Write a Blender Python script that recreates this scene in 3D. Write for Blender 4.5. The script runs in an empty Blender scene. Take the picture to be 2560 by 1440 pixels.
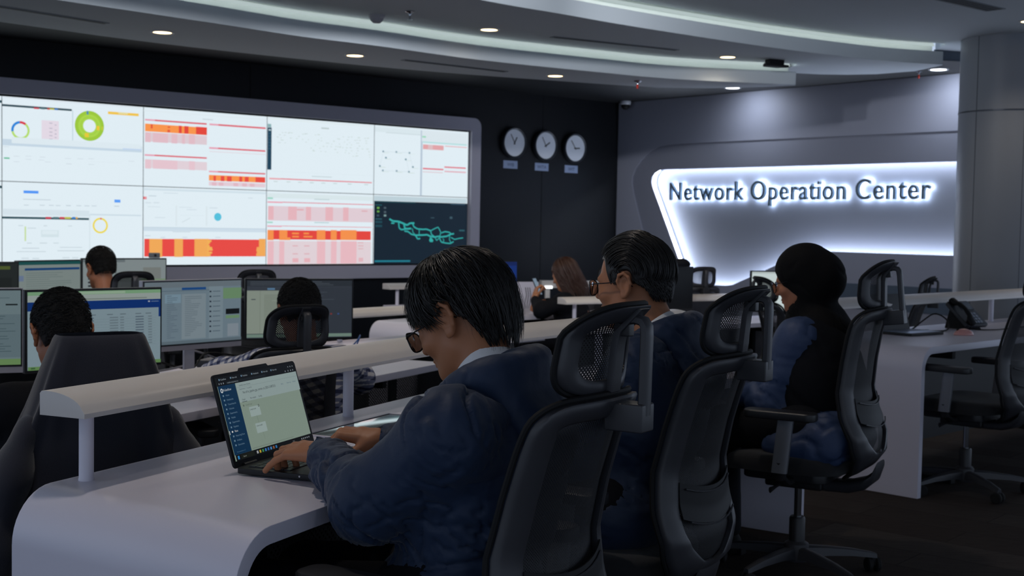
import bpy, bmesh, math, random
import numpy as np
from mathutils import Vector, Matrix, noise
R = math.radians
PI = math.pi
scn = bpy.context.scene
col = scn.collection
random.seed(7)
rng = np.random.default_rng(7)

# ---------------------------------------------------------------- materials
def srgb(h):
    h = h.lstrip('#')
    o = []
    for i in (0, 2, 4):
        c = int(h[i:i + 2], 16) / 255
        o.append(c / 12.92 if c <= .04045 else ((c + .055) / 1.055) ** 2.4)
    return tuple(o) + (1.0,)

MATS = {}
def mat(name, color='808080', rough=.5, metal=0., spec=.5, bump=0., bscale=200., var=0., vscale=8., coat=0., sheen=0., emis=None, estr=0., aniso_noise=None):
    if name in MATS: return MATS[name]
    m = bpy.data.materials.new(name); m.use_nodes = True
    nt = m.node_tree; b = nt.nodes['Principled BSDF']
    c = srgb(color) if isinstance(color, str) else tuple(color) + (1,)
    b.inputs['Base Color'].default_value = c
    b.inputs['Roughness'].default_value = rough
    b.inputs['Metallic'].default_value = metal
    b.inputs['Specular IOR Level'].default_value = spec
    b.inputs['Coat Weight'].default_value = coat
    b.inputs['Sheen Weight'].default_value = sheen
    tc = None
    if bump or var:
        tc = nt.nodes.new('ShaderNodeTexCoord')
    if bump:
        n = nt.nodes.new('ShaderNodeTexNoise'); n.inputs['Scale'].default_value = bscale; n.inputs['Detail'].default_value = 3
        bp = nt.nodes.new('ShaderNodeBump'); bp.inputs['Strength'].default_value = bump; bp.inputs['Distance'].default_value = .01
        nt.links.new(tc.outputs['Object'], n.inputs['Vector']); nt.links.new(n.outputs['Fac'], bp.inputs['Height']); nt.links.new(bp.outputs['Normal'], b.inputs['Normal'])
    if var:
        n = nt.nodes.new('ShaderNodeTexNoise'); n.inputs['Scale'].default_value = vscale; n.inputs['Detail'].default_value = 4
        mx = nt.nodes.new('ShaderNodeMix'); mx.data_type = 'RGBA'
        mx.inputs[6].default_value = tuple(x * (1 - var) for x in c[:3]) + (1,)
        mx.inputs[7].default_value = tuple(min(1, x * (1 + var)) for x in c[:3]) + (1,)
        nt.links.new(tc.outputs['Object'], n.inputs['Vector']); nt.links.new(n.outputs['Fac'], mx.inputs[0]); nt.links.new(mx.outputs[2], b.inputs['Base Color'])
    if emis:
        b.inputs['Emission Color'].default_value = srgb(emis); b.inputs['Emission Strength'].default_value = estr
    MATS[name] = m
    return m

def emit(name, color, strength):
    if name in MATS: return MATS[name]
    m = bpy.data.materials.new(name); m.use_nodes = True
    nt = m.node_tree; nt.nodes.clear()
    e = nt.nodes.new('ShaderNodeEmission'); o = nt.nodes.new('ShaderNodeOutputMaterial')
    e.inputs['Color'].default_value = srgb(color); e.inputs['Strength'].default_value = strength
    nt.links.new(e.outputs[0], o.inputs[0]); MATS[name] = m
    return m

def screen_mat(name, strength):
    """lit pixels: colour stored per face of the screen's own picture"""
    m = bpy.data.materials.new(name); m.use_nodes = True
    nt = m.node_tree; b = nt.nodes['Principled BSDF']
    a = nt.nodes.new('ShaderNodeAttribute'); a.attribute_name = 'pix'
    b.inputs['Base Color'].default_value = (.01, .01, .01, 1); b.inputs['Roughness'].default_value = .45; b.inputs['Specular IOR Level'].default_value = .2
    nt.links.new(a.outputs['Color'], b.inputs['Emission Color']); b.inputs['Emission Strength'].default_value = strength
    MATS[name] = m
    return m

def mesh_mat(name, color, pitch, hole, rough=.6):
    """woven net with real see-through holes, patterned on the surface"""
    m = bpy.data.materials.new(name); m.use_nodes = True
    nt = m.node_tree; b = nt.nodes['Principled BSDF']; out = nt.nodes['Material Output']
    b.inputs['Base Color'].default_value = srgb(color); b.inputs['Roughness'].default_value = rough
    tc = nt.nodes.new('ShaderNodeTexCoord'); sp = nt.nodes.new('ShaderNodeSeparateXYZ'); nt.links.new(tc.outputs['Object'], sp.inputs[0])
    def mth(op, x, y=None):
        n = nt.nodes.new('ShaderNodeMath'); n.operation = op
        for i, v in enumerate((x, y)):
            if v is None: continue
            if isinstance(v, (int, float)): n.inputs[i].default_value = v
            else: nt.links.new(v, n.inputs[i])
        return n.outputs[0]
    f = 2 * PI / pitch
    u = mth('ADD', sp.outputs['X'], sp.outputs['Z']); v = mth('SUBTRACT', sp.outputs['X'], sp.outputs['Z'])
    s = mth('ADD', mth('SINE', mth('MULTIPLY', u, f * .7071)), mth('SINE', mth('MULTIPLY', v, f * .7071)))
    h = mth('GREATER_THAN', s, hole)
    tr = nt.nodes.new('ShaderNodeBsdfTransparent'); mx = nt.nodes.new('ShaderNodeMixShader')
    nt.links.new(h, mx.inputs[0]); nt.links.new(b.outputs[0], mx.inputs[1]); nt.links.new(tr.outputs[0], mx.inputs[2]); nt.links.new(mx.outputs[0], out.inputs[0])
    MATS[name] = m
    return m

M = dict(
    white=mat('white_laminate', 'd2cfdc', .34, spec=.45, bump=.012, bscale=350, var=.02, vscale=3),
    edge=mat('laminate_edge', 'c9c6ca', .5, bump=.02, bscale=200, var=.05, vscale=30),
    shelf=mat('shelf_laminate', 'd6d0cb', .38, spec=.45, var=.03, vscale=6),
    black=mat('black_plastic', '1c1d21', .42, spec=.5, bump=.06, bscale=900),
    frame=mat('chair_frame_plastic', '34353a', .40, spec=.5, bump=.05, bscale=1200),
    dark=mat('soft_black', '0b0c0f', .7, spec=.3),
    fabric=mat('black_seat_fabric', '15161a', .9, bump=.3, bscale=700, sheen=.2),
    chrome=mat('chrome', 'b0b4ba', .15, 1.),
    armgrey=mat('grey_arm_post', '8c8f96', .35, .6),
    wallblack=mat('black_wall', '080c12', .5, spec=.3, var=.06, vscale=1.5),
    wallgrey=mat('grey_wall', 'a3a7b8', .6, var=.02, vscale=2),
    ceil=mat('ceiling_paint', 'b2bac0', .8, var=.015, vscale=1),
    blackceil=mat('black_ceiling', '12151a', .7),
    frameband=mat('video_wall_surround', 'b4b2bf', .6, var=.03, vscale=3),
    bezel=mat('display_bezel', '0a0c10', .4),
    colmn=mat('column_cladding', '80858e', .42, spec=.5, var=.02, vscale=2),
    letter=mat('brushed_letter_face', '5d6f7c', .35, .5),
    skin=mat('skin', 'a4694a', .52, spec=.4, bump=.06, bscale=400, var=.06, vscale=25),
    skin2=mat('skin_warm', 'a8704f', .5, spec=.4, bump=.04, bscale=400, var=.05, vscale=20),
    hair=mat('black_hair', '0e0c0c', .38, spec=.42),
    hairm=mat('dark_cropped_hair', '0c0a0a', .62, spec=.35, bump=.7, bscale=420),
    hairb=mat('brown_hair', '3a2015', .45, spec=.5),
    navy=mat('navy_windbreaker', '1d2d47', .6, spec=.28, bump=.10, bscale=70, sheen=.1),
    navy2=mat('blue_grey_shirt', '2c3f63', .6, bump=.1, bscale=60),
    darkcloth=mat('dark_cloth', '0b0d14', .85, spec=.2, bump=.15, bscale=300),
    hijab=mat('black_hijab', '060608', .85, spec=.2, bump=.08, bscale=200),
    jacketc=mat('charcoal_wool', '20222e', .92, sheen=.3, bump=.25, bscale=600),
    collar=mat('white_shirt_cloth', 'f2f2f4', .7, bump=.1, bscale=500),
    silver=mat('silver_plastic', 'a9a6ac', .35, .3),
    rubber=mat('rubber', '0a0a0b', .8),
    key=mat('dark_key', '20242a', .42),
    lens=None, )
def glass_mat():
    m = bpy.data.materials.new('clear_lens'); m.use_nodes = True
    nt = m.node_tree; nt.nodes.clear()
    g = nt.nodes.new('ShaderNodeBsdfGlossy'); g.inputs['Roughness'].default_value = .02; g.inputs['Color'].default_value = (.9, .95, 1, 1)
    t = nt.nodes.new('ShaderNodeBsdfTransparent'); t.inputs['Color'].default_value = (.93, .95, .96, 1)
    f = nt.nodes.new('ShaderNodeFresnel'); f.inputs['IOR'].default_value = 1.6
    mx = nt.nodes.new('ShaderNodeMixShader'); o = nt.nodes.new('ShaderNodeOutputMaterial')
    nt.links.new(f.outputs[0], mx.inputs[0]); nt.links.new(t.outputs[0], mx.inputs[1]); nt.links.new(g.outputs[0], mx.inputs[2]); nt.links.new(mx.outputs[0], o.inputs[0])
    return m
M['lens'] = glass_mat()
M['net'] = mesh_mat('woven_net', '1b1c20', .0042, 1.15)
M['nethead'] = mesh_mat('headrest_net', '1b1c20', .0058, 1.05)
M['perf'] = mesh_mat('perforated_metal', '17181c', .014, .95, .5)

def carpet():
    m = bpy.data.materials.new('carpet_tiles'); m.use_nodes = True
    nt = m.node_tree; b = nt.nodes['Principled BSDF']; b.inputs['Roughness'].default_value = .95; b.inputs['Specular IOR Level'].default_value = .1
    tc = nt.nodes.new('ShaderNodeTexCoord'); mp = nt.nodes.new('ShaderNodeMapping'); mp.inputs['Rotation'].default_value = (0, 0, R(40))
    nt.links.new(tc.outputs['Object'], mp.inputs[0])
    br = nt.nodes.new('ShaderNodeTexBrick'); br.inputs['Scale'].default_value = 1
    br.inputs['Brick Width'].default_value = 1.0; br.inputs['Row Height'].default_value = .25; br.inputs['Mortar Size'].default_value = .002
    br.inputs['Color1'].default_value = srgb('3b322d'); br.inputs['Color2'].default_value = srgb('4c4541'); br.inputs['Mortar'].default_value = srgb('231f1d')
    nt.links.new(mp.outputs[0], br.inputs['Vector'])
    wv = nt.nodes.new('ShaderNodeTexNoise'); wv.inputs['Scale'].default_value = 30
    mp2 = nt.nodes.new('ShaderNodeMapping'); mp2.inputs['Scale'].default_value = (.3, 3, 1); mp2.inputs['Rotation'].default_value = (0, 0, R(40))
    nt.links.new(tc.outputs['Object'], mp2.inputs[0]); nt.links.new(mp2.outputs[0], wv.inputs['Vector'])
    mx = nt.nodes.new('ShaderNodeMix'); mx.data_type = 'RGBA'; mx.blend_type = 'MULTIPLY'; mx.inputs[0].default_value = .6
    nt.links.new(br.outputs['Color'], mx.inputs[6]); nt.links.new(wv.outputs['Fac'], mx.inputs[7]); nt.links.new(mx.outputs[2], b.inputs['Base Color'])
    n = nt.nodes.new('ShaderNodeTexNoise'); n.inputs['Scale'].default_value = 250
    bp = nt.nodes.new('ShaderNodeBump'); bp.inputs['Strength'].default_value = .5; bp.inputs['Distance'].default_value = .004
    nt.links.new(tc.outputs['Object'], n.inputs['Vector']); nt.links.new(n.outputs['Fac'], bp.inputs['Height']); nt.links.new(bp.outputs[0], b.inputs['Normal'])
    return m
M['carpet'] = carpet()

def plaid():
    m = bpy.data.materials.new('checked_cotton'); m.use_nodes = True
    nt = m.node_tree; b = nt.nodes['Principled BSDF']; b.inputs['Roughness'].default_value = .85
    tc = nt.nodes.new('ShaderNodeTexCoord'); mp = nt.nodes.new('ShaderNodeMapping'); mp.inputs['Rotation'].default_value = (R(20), R(25), R(35))
    nt.links.new(tc.outputs['Object'], mp.inputs[0]); sp = nt.nodes.new('ShaderNodeSeparateXYZ'); nt.links.new(mp.outputs[0], sp.inputs[0])
    outs = []
    for ax in ('X', 'Z'):
        a = nt.nodes.new('ShaderNodeMath'); a.operation = 'MULTIPLY'; a.inputs[1].default_value = 2 * PI / .03; nt.links.new(sp.outputs[ax], a.inputs[0])
        s = nt.nodes.new('ShaderNodeMath'); s.operation = 'SINE'; nt.links.new(a.outputs[0], s.inputs[0])
        g = nt.nodes.new('ShaderNodeMath'); g.operation = 'GREATER_THAN'; g.inputs[1].default_value = .1; nt.links.new(s.outputs[0], g.inputs[0]); outs.append(g.outputs[0])
    ad = nt.nodes.new('ShaderNodeMath'); ad.operation = 'ADD'; nt.links.new(outs[0], ad.inputs[0]); nt.links.new(outs[1], ad.inputs[1])
    cr = nt.nodes.new('ShaderNodeValToRGB'); cr.color_ramp.interpolation = 'CONSTANT'
    cr.color_ramp.elements[0].color = srgb('e6e2e2'); cr.color_ramp.elements[1].position = .4; cr.color_ramp.elements[1].color = srgb('7c82a0')
    e = cr.color_ramp.elements.new(.8); e.color = srgb('2c3458')
    hv = nt.nodes.new('ShaderNodeMath'); hv.operation = 'MULTIPLY'; hv.inputs[1].default_value = .5; nt.links.new(ad.outputs[0], hv.inputs[0])
    nt.links.new(hv.outputs[0], cr.inputs[0]); nt.links.new(cr.outputs[0], b.inputs['Base Color'])
    return m
M['plaid'] = plaid()

# ---------------------------------------------------------------- mesh builder
class MB:
    def __init__(s): s.v = []; s.f = []; s.c = None
    def add(s, vs, fs, colr=None):
        o = len(s.v); s.v.extend([tuple(map(float, p)) for p in vs]); s.f.extend([tuple(i + o for i in f) for f in fs])
        if colr is not None:
            if s.c is None: s.c = []
            s.c.extend([colr] * len(fs))
        return s
    def box(s, a, b, T=None):
        x0, y0, z0 = a; x1, y1, z1 = b
        vs = [(x0, y0, z0), (x1, y0, z0), (x1, y1, z0), (x0, y1, z0), (x0, y0, z1), (x1, y0, z1), (x1, y1, z1), (x0, y1, z1)]
        if T is not None: vs = [T @ Vector(p) for p in vs]
        return s.add(vs, [(0, 3, 2, 1), (4, 5, 6, 7), (0, 1, 5, 4), (1, 2, 6, 5), (2, 3, 7, 6), (3, 0, 4, 7)])
    def prism(s, pts, z0, z1, T=None, hole=None):
        """polygon in xy, extruded z0..z1"""
        if hole is None:
            n = len(pts); vs = [(x, y, z0) for x, y in pts] + [(x, y, z1) for x, y in pts]
            fs = [tuple(range(n))[::-1], tuple(range(n, 2 * n))] + [(i, (i + 1) % n, n + (i + 1) % n, n + i) for i in range(n)]
        else:
            n = len(pts); assert len(hole) == n
            vs = [(x, y, z) for z in (z0, z1) for ring in (pts, hole) for x, y in ring]
            fs = []
            for i in range(n):
                j = (i + 1) % n
                fs += [(i, n + i, n + j, j), (2 * n + i, 2 * n + j, 3 * n + j, 3 * n + i), (i, j, 2 * n + j, 2 * n + i), (n + i, 3 * n + i, 3 * n + j, n + j)]
        if T is not None: vs = [T @ Vector(p) for p in vs]
        return s.add(vs, fs)
    def loops(s, rings, closed=False, cap=True):
        n = len(rings[0]); m = len(rings); vs = [p for r in rings for p in r]; fs = []
        for k in range(m if closed else m - 1):
            a, b = k * n, ((k + 1) % m) * n
            for i in range(n):
                j = (i + 1) % n; fs.append((a + i, a + j, b + j, b + i))
        if cap and not closed: fs += [tuple(range(n))[::-1], tuple(range((m - 1) * n, m * n))]
        return s.add(vs, fs)
    def tube(s, path, r, n=10, closed=False, flat=1.0, up=None, cap=True):
        P = [Vector(p) for p in path]; m = len(P); rs = r if isinstance(r, (list, tuple)) else [r] * m
        rings = []; prev = None
        for i in range(m):
            t = (P[(i + 1) % m] - P[i - 1]) if closed else (P[min(i + 1, m - 1)] - P[max(i - 1, 0)])
            t.normalize()
            if prev is None:
                a = Vector(up) if up else (Vector((0, 0, 1)) if abs(t.z) < .9 else Vector((1, 0, 0)))
            else: a = prev
            x = (a - t * a.dot(t)).normalized(); y = t.cross(x); prev = x
            rings.append([P[i] + x * math.cos(2 * PI * k / n) * rs[i] + y * math.sin(2 * PI * k / n) * rs[i] * flat for k in range(n)])
        return s.loops(rings, closed, cap)
    def lathe(s, prof, n=24, T=None):
        rings = [[(r * math.cos(2 * PI * k / n), r * math.sin(2 * PI * k / n), z) for k in range(n)] for r, z in prof]
        if T is not None: rings = [[T @ Vector(p) for p in g] for g in rings]
        return s.loops(rings)
    def build(s, name, m, parent=None, smooth=30, bevel=0, sub=0):
        me = bpy.data.meshes.new(name); me.from_pydata(s.v, [], s.f); me.update()
        if s.c:
            at = me.attributes.new('pix', 'FLOAT_COLOR', 'FACE')
            at.data.foreach_set('color', np.array(s.c, dtype=np.float32).ravel())
        o = bpy.data.objects.new(name, me); col.objects.link(o)
        for k in (m if isinstance(m, (list, tuple)) else [m]): me.materials.append(k)
        if parent: o.parent = parent
        bm = bmesh.new(); bm.from_mesh(me); bmesh.ops.recalc_face_normals(bm, faces=bm.faces)
        if bevel:
            es = [e for e in bm.edges if len(e.link_faces) == 2 and e.calc_face_angle(0) > .5]
            bmesh.ops.bevel(bm, geom=es, offset=bevel, segments=3, profile=.6, affect='EDGES', clamp_overlap=True)
        bm.to_mesh(me); bm.free()
        if smooth:
            me.polygons.foreach_set('use_smooth', [True] * len(me.polygons)); me.set_sharp_from_angle(angle=R(smooth))
        if sub:
            md = o.modifiers.new('Subdivision', 'SUBSURF'); md.levels = sub; md.render_levels = sub
        return o

def thing(name, label, cat, loc=(0, 0, 0), rz=0, group=None):
    o = bpy.data.objects.new(name, None); col.objects.link(o); o.empty_display_size = .1
    o.location = loc; o.rotation_euler = (0, 0, rz); o['label'] = label; o['category'] = cat
    if group: o['group'] = group
    return o
def tag(o, label, cat, group=None, loc=None, rz=None):
    o['label'] = label; o['category'] = cat
    if group: o['group'] = group
    if loc is not None: o.location = loc
    if rz is not None: o.rotation_euler = (0, 0, rz)
    return o
def struct(o): o['kind'] = 'structure'; return o
KIDS = {}
def dup(root, loc, rz, label, group=None):
    def cp(o, par):
        c = o.copy(); col.objects.link(c)
        if par: c.parent = par
        for ch in [x for x in o.children]: cp(ch, c)
        return c
    r = cp(root, None); r.location = loc; r.rotation_euler = (0, 0, rz); r['label'] = label
    if group: r['group'] = group
    return r
def lerp(a, b, t): return a + (b - a) * t
def interp(x, tab):
    if x <= tab[0][0]: return tab[0][1]
    for (a, b), (c, d) in zip(tab, tab[1:]):
        if x <= c:
            t = (x - a) / (c - a); return b + (d - b) * t
    return tab[-1][1]
def catmull(pts, n, closed=False):
    P = [np.array(p, float) for p in pts]; m = len(P); out = []
    seg = m if closed else m - 1
    for i in range(seg):
        g = lambda k: P[k % m] if closed else P[max(0, min(m - 1, k))]
        p0, p1, p2, p3 = g(i - 1), g(i), g(i + 1), g(i + 2)
        for k in range(n):
            t = k / n
            out.append(.5 * ((2 * p1) + (-p0 + p2) * t + (2 * p0 - 5 * p1 + 4 * p2 - p3) * t * t + (-p0 + 3 * p1 - 3 * p2 + p3) * t ** 3))
    if not closed: out.append(P[-1])
    return out

# ---------------------------------------------------------------- implicit surfaces
def cap_(a, b, ra, rb=None):
    a = np.array(a, float); b = np.array(b, float); rb = ra if rb is None else rb
    d = b - a; L2 = max(float(d @ d), 1e-9)
    def f(P):
        t = np.clip(((P - a) @ d) / L2, 0, 1)
        return np.linalg.norm(P - a - t[:, None] * d, axis=1) - (ra + (rb - ra) * t)
    return f
def ell_(c, r, rot=None):
    c = np.array(c, float); r = np.array(r, float); Mx = np.array(rot.to_3x3()) if rot is not None else None
    def f(P):
        q = P - c
        if Mx is not None: q = q @ Mx
        k0 = np.linalg.norm(q / r, axis=1); k1 = np.linalg.norm(q / (r * r), axis=1)
        return k0 * (k0 - 1) / np.maximum(k1, 1e-6)
    return f
def box_(c, h, rd, rot=None):
    c = np.array(c, float); h = np.array(h, float) - rd; Mx = np.array(rot.to_3x3()) if rot is not None else None
    def f(P):
        q = P - c
        if Mx is not None: q = q @ Mx
        q = np.abs(q) - h
        return np.linalg.norm(np.maximum(q, 0), axis=1) + np.minimum(q.max(axis=1), 0) - rd
    return f
def field(prims):
    def F(P):
        d = None
        for it in prims:
            f, k = it[0], it[1]; op = it[2] if len(it) > 2 else 'u'
            e = f(P)
            if d is None: d = e; continue
            if op == 'u':
                h = np.clip(.5 + .5 * (d - e) / k, 0, 1); d = d * (1 - h) + e * h - k * h * (1 - h)
            elif op == 's':
                h = np.clip(.5 - .5 * (d + e) / k, 0, 1); d = d * (1 - h) - e * h + k * h * (1 - h)
            elif op == 'i':
                h = np.clip(.5 - .5 * (d - e) / k, 0, 1); d = d * (1 - h) + e * h + k * h * (1 - h)
        return d
    return F
def nets(prims, res, lo, hi, T=None):
    """surface nets over a block-sparse grid; returns verts (N,3), quads"""
    F = field(prims) if isinstance(prims, list) else prims
    lo = np.array(lo, float); hi = np.array(hi, float)
    n = np.ceil((hi - lo) / res).astype(int) + 1
    V = np.full(n, 1.0, np.float32); B = 14; hd = B * res * .87 * 1.6
    nb = [int(math.ceil(k / B)) for k in n]
    bc = np.stack(np.meshgrid(*[(np.arange(k) + .5) * B * res for k in nb], indexing='ij'), -1).reshape(-1, 3) + lo
    D = F(bc)
    ids = np.stack(np.meshgrid(*[np.arange(k) for k in nb], indexing='ij'), -1).reshape(-1, 3)
    for (i, j, k), d in zip(ids, D):
        s = [slice(i * B, min((i + 1) * B, n[0])), slice(j * B, min((j + 1) * B, n[1])), slice(k * B, min((k + 1) * B, n[2]))]
        if abs(d) > hd: V[s[0], s[1], s[2]] = d; continue
        g = np.meshgrid(*[np.arange(q.start, q.stop) * res + lo[a] for a, q in enumerate(s)], indexing='ij')
        P = np.stack(g, -1); V[s[0], s[1], s[2]] = F(P.reshape(-1, 3)).reshape(P.shape[:3])
    V[0], V[-1] = 1, 1; V[:, 0] = 1; V[:, -1] = 1; V[:, :, 0] = 1; V[:, :, -1] = 1
    I = V < 0
    c = [(a, b, d) for a in (0, 1) for b in (0, 1) for d in (0, 1)]
    sub = lambda A, o: A[o[0]:A.shape[0] - 1 + o[0], o[1]:A.shape[1] - 1 + o[1], o[2]:A.shape[2] - 1 + o[2]]
    cnt = sum(sub(I, o).astype(np.int8) for o in c)
    mask = (cnt > 0) & (cnt < 8); cells = np.argwhere(mask)
    idx = np.full(mask.shape, -1, np.int64); idx[mask] = np.arange(len(cells))
    cv = np.stack([V[cells[:, 0] + o[0], cells[:, 1] + o[1], cells[:, 2] + o[2]] for o in c], 1)
    ca = np.array(c, float); acc = np.zeros((len(cells), 3)); w = np.zeros(len(cells))
    for a in range(8):
        for b in range(a + 1, 8):
            if np.abs(ca[a] - ca[b]).sum() != 1: continue
            va, vb = cv[:, a], cv[:, b]; x = (va < 0) != (vb < 0)
            t = np.where(x, va / np.where(x, va - vb, 1), 0)
            acc[x] += (ca[a] + (ca[b] - ca[a]) * t[:, None])[x]; w += x
    P = (cells + acc / w[:, None]) * res + lo
    quads = []
    for ax in range(3):
        o1, o2 = [(1, 2), (2, 0), (0, 1)][ax]
        s0 = [slice(1, -1)] * 3; s0[ax] = slice(0, -1); s1 = list(s0); s1[ax] = slice(1, None)
        A = I[tuple(s0)]; Bq = I[tuple(s1)]; e = np.argwhere(A != Bq)
        if not len(e): continue
        off = np.array([1, 1, 1]); off[ax] = 0; e = e + off
        sg = I[e[:, 0], e[:, 1], e[:, 2]]
        q = []
        for da, db in ((0, 0), (1, 0), (1, 1), (0, 1)):
            cc = e.copy(); cc[:, o1] -= da; cc[:, o2] -= db; q.append(idx[cc[:, 0], cc[:, 1], cc[:, 2]])
        q = np.stack(q, 1); q[~sg] = q[~sg][:, ::-1]
        quads.append(q)
    Q = np.concatenate(quads); Q = Q[(Q >= 0).all(1)]
    return P, Q
def mesh_np(name, P, Q, m, parent=None, smoothit=0):
    if smoothit:
        P = P.copy()
        for _ in range(smoothit):
            A = np.zeros_like(P); w = np.zeros(len(P))
            for k in range(4):
                a, b = Q[:, k], Q[:, (k + 1) % 4]
                np.add.at(A, a, P[b]); np.add.at(w, a, 1); np.add.at(A, b, P[a]); np.add.at(w, b, 1)
            P = P * .5 + .5 * A / np.maximum(w, 1)[:, None]
    me = bpy.data.meshes.new(name); me.from_pydata(P.tolist(), [], Q.tolist()); me.update()
    me.polygons.foreach_set('use_smooth', [True] * len(me.polygons))
    o = bpy.data.objects.new(name, me); col.objects.link(o); me.materials.append(m)
    if parent: o.parent = parent
    return o
def vnormals(P, Q):
    n = np.cross(P[Q[:, 2]] - P[Q[:, 0]], P[Q[:, 3]] - P[Q[:, 1]]); N = np.zeros_like(P)
    for k in range(4): np.add.at(N, Q[:, k], n)
    return N / np.maximum(np.linalg.norm(N, axis=1), 1e-9)[:, None]

# ---------------------------------------------------------------- room shell
def T4(o, x, y, z):
    return Matrix(((x[0], y[0], z[0], o[0]), (x[1], y[1], z[1], o[1]), (x[2], y[2], z[2], o[2]), (0, 0, 0, 1)))
S50, C50 = math.sin(R(50)), math.cos(R(50))
TV = T4((-2.283, 11.8, 0), (S50, C50, 0), (0, 0, 1), (C50, -S50, 0))       # video wall: x along, y up, z into the room
TS = T4((1.238, 14.754, 0), (C50, -S50, 0), (0, 0, 1), (-S50, -C50, 0))    # sign wall

LOW = -.18
fl = MB(); fl.add([(-9, -5, LOW), (9, -5, LOW), (9, 17, LOW), (-9, 17, LOW), (-9, -5, LOW - .1), (9, -5, LOW - .1), (9, 17, LOW - .1), (-9, 17, LOW - .1)], [(0, 1, 2, 3), (7, 6, 5, 4), (0, 4, 5, 1), (1, 5, 6, 2), (2, 6, 7, 3), (3, 7, 4, 0)])
struct(fl.build('floor', M['carpet'], smooth=0))
pf = MB(); pf.prism([(-2.78, -4), (8, -4), (8, 10.2), (4.6, 9.9), (1.75, 7.25), (.72, 6.15), (-.36, 4.62), (-2.78, -.94)], LOW, 0)
struct(pf.build('floor_platform', M['carpet'], smooth=0))
w = MB(); w.box((-7, LOW, -.15), (4.62, 2.9, -.05), TV)
struct(w.build('wall_front', M['wallblack'], smooth=0))
for k in range(7):                                   # panel joints of the black wall
    pass
jt = MB()
for s in (-3.0, -.15, 3.42): jt.box((s - .003, .0, -.05), (s + .003, 2.9, -.047), TV)
struct(jt.build('trim_1', M['dark'], smooth=0))

def arc(cx, cy, r, a0, a1, n=8):
    return [(cx + r * math.cos(R(a0 + (a1 - a0) * k / n)), cy + r * math.sin(R(a0 + (a1 - a0) * k / n))) for k in range(n + 1)]
def rrect(x0, y0, x1, y1, r, n=8):
    return arc(x1 - r, y1 - r, r, 0, 90, n) + arc(x0 + r, y1 - r, r, 90, 180, n) + arc(x0 + r, y0 + r, r, 180, 270, n) + arc(x1 - r, y0 + r, r, 270, 360, n)

# sign wall, three layers
lay0 = MB(); O1 = [(6.2, 2.215), (1.19, 2.228), (.80, 2.222), (.62, 2.205), (.47, 2.15), (.33, 2.06), (.24, 1.97), (.195, 1.88), (.19, 1.80), (.215, 1.70), (.36, 1.30), (.55, .85), (.8, .25), (.95, LOW)]
lay0.prism([(-.12, LOW), (-.12, 2.9), (6.2, 2.9)] + O1, 0, .016, TS)
struct(lay0.build('wall_right', M['wallgrey'], smooth=25, bevel=.002))
O2 = [(6.2, 1.945), (.70, 1.95), (.60, 1.945), (.53, 1.915), (.487, 1.87), (.478, 1.82), (.49, 1.77), (1.02, .76), (1.06, .715), (1.13, .70), (1.60, .70), (1.70, .715), (2.164, .901), (2.50, 1.04), (2.63, 1.085), (2.78, 1.10), (6.2, 1.10)]
lay1 = MB(); lay1.prism([(6.2, 2.30), (.1, 2.30), (.1, LOW), (6.2, LOW)] + O2[::-1], -.02, -.001, TS)
o = lay1.build('wall_panel_right', mat('grey_inner_panel', '9094a4', .6), smooth=25, bevel=.003); struct(o)
back = MB(); back.box((0, LOW, -.26), (6.2, 2.9, -.15), TS)
struct(back.build('wall_recess_right', mat('recess_paint', '61656f', .6), smooth=0))
ft = MB(); ft.box((2.7, .56, 0), (6.2, .80, .012), TS)
struct(ft.build('trim_2', mat('recess_shade_strip', '49586a', .5), smooth=0))  # dark tone paints the shade of the set-back lower wall
# LED ribbon hidden behind the panel's inner edge
led = MB(); off = []
for i, p in enumerate(O2):
    a = np.array(O2[max(i - 1, 0)]); b = np.array(O2[min(i + 1, len(O2) - 1)]); d = (b - a) / np.linalg.norm(b - a)
    nrm = np.array((d[1], -d[0])); q = np.array(p) + nrm * .045; off.append((q, nrm))
# nrm must point away from the opening
cen = np.array((3., 1.5))
vs = []; fs = []
for i, (q, nr) in enumerate(off):
    if (q - cen) @ nr < 0: pass
    vs += [TS @ Vector((q[0], q[1], -.12)), TS @ Vector((q[0], q[1], -.07))]
for i in range(len(off) - 1): fs.append((2 * i, 2 * i + 1, 2 * i + 3, 2 * i + 2))
led.add(vs, fs)
t = thing('led_strip', 'white strip light glowing round the inside of the recessed sign panel', 'strip light', (0, 0, 0))
led.build('light_strip', emit('led_cool', 'e0ebff', 55), t, smooth=0)

# ceilings
Z1, Z2, Z3, ZB = 2.48, 2.645, 2.81, 2.73
near1 = [(-5.6, 3.5), (-3.7, 5.7), (-2.75, 6.75), (-2.12, 7.41), (-1.77, 7.78), (-1.38, 8.21), (-.91, 8.6), (-.26, 9.21), (.64, 9.81), (1.29, 10.17), (2.27, 10.4)]
far1 = [(-7.5, 3.0), (-4.6, 6.1), (-3.15, 7.83), (-2.4, 8.66), (-1.44, 9.45), (-.59, 10.0), (.36, 10.45), (1.04, 10.74), (1.39, 10.80), (1.85, 10.70), (2.28, 10.46)]
near2 = [(-4.2, 3.0), (-2.3, 5.3), (-1.1, 6.75), (-.22, 7.71), (.28, 8.16), (.65, 8.50), (1.12, 8.89), (1.79, 9.41), (2.33, 9.77), (2.89, 10.09), (3.41, 10.26)]
def smooth2(p, n=5): return [tuple(q) for q in catmull(p, n)]
near1s, far1s, near2s = smooth2(near1), smooth2(far1), smooth2(near2)
def offs(path, d):
    out = []
    for i, p in enumerate(path):
        a = np.array(path[max(i - 1, 0)]); b = np.array(path[min(i + 1, len(path) - 1)]); t = (b - a) / np.linalg.norm(b - a)
        out.append(tuple(np.array(p) + np.array((-t[1], t[0])) * d))
    return out
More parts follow.
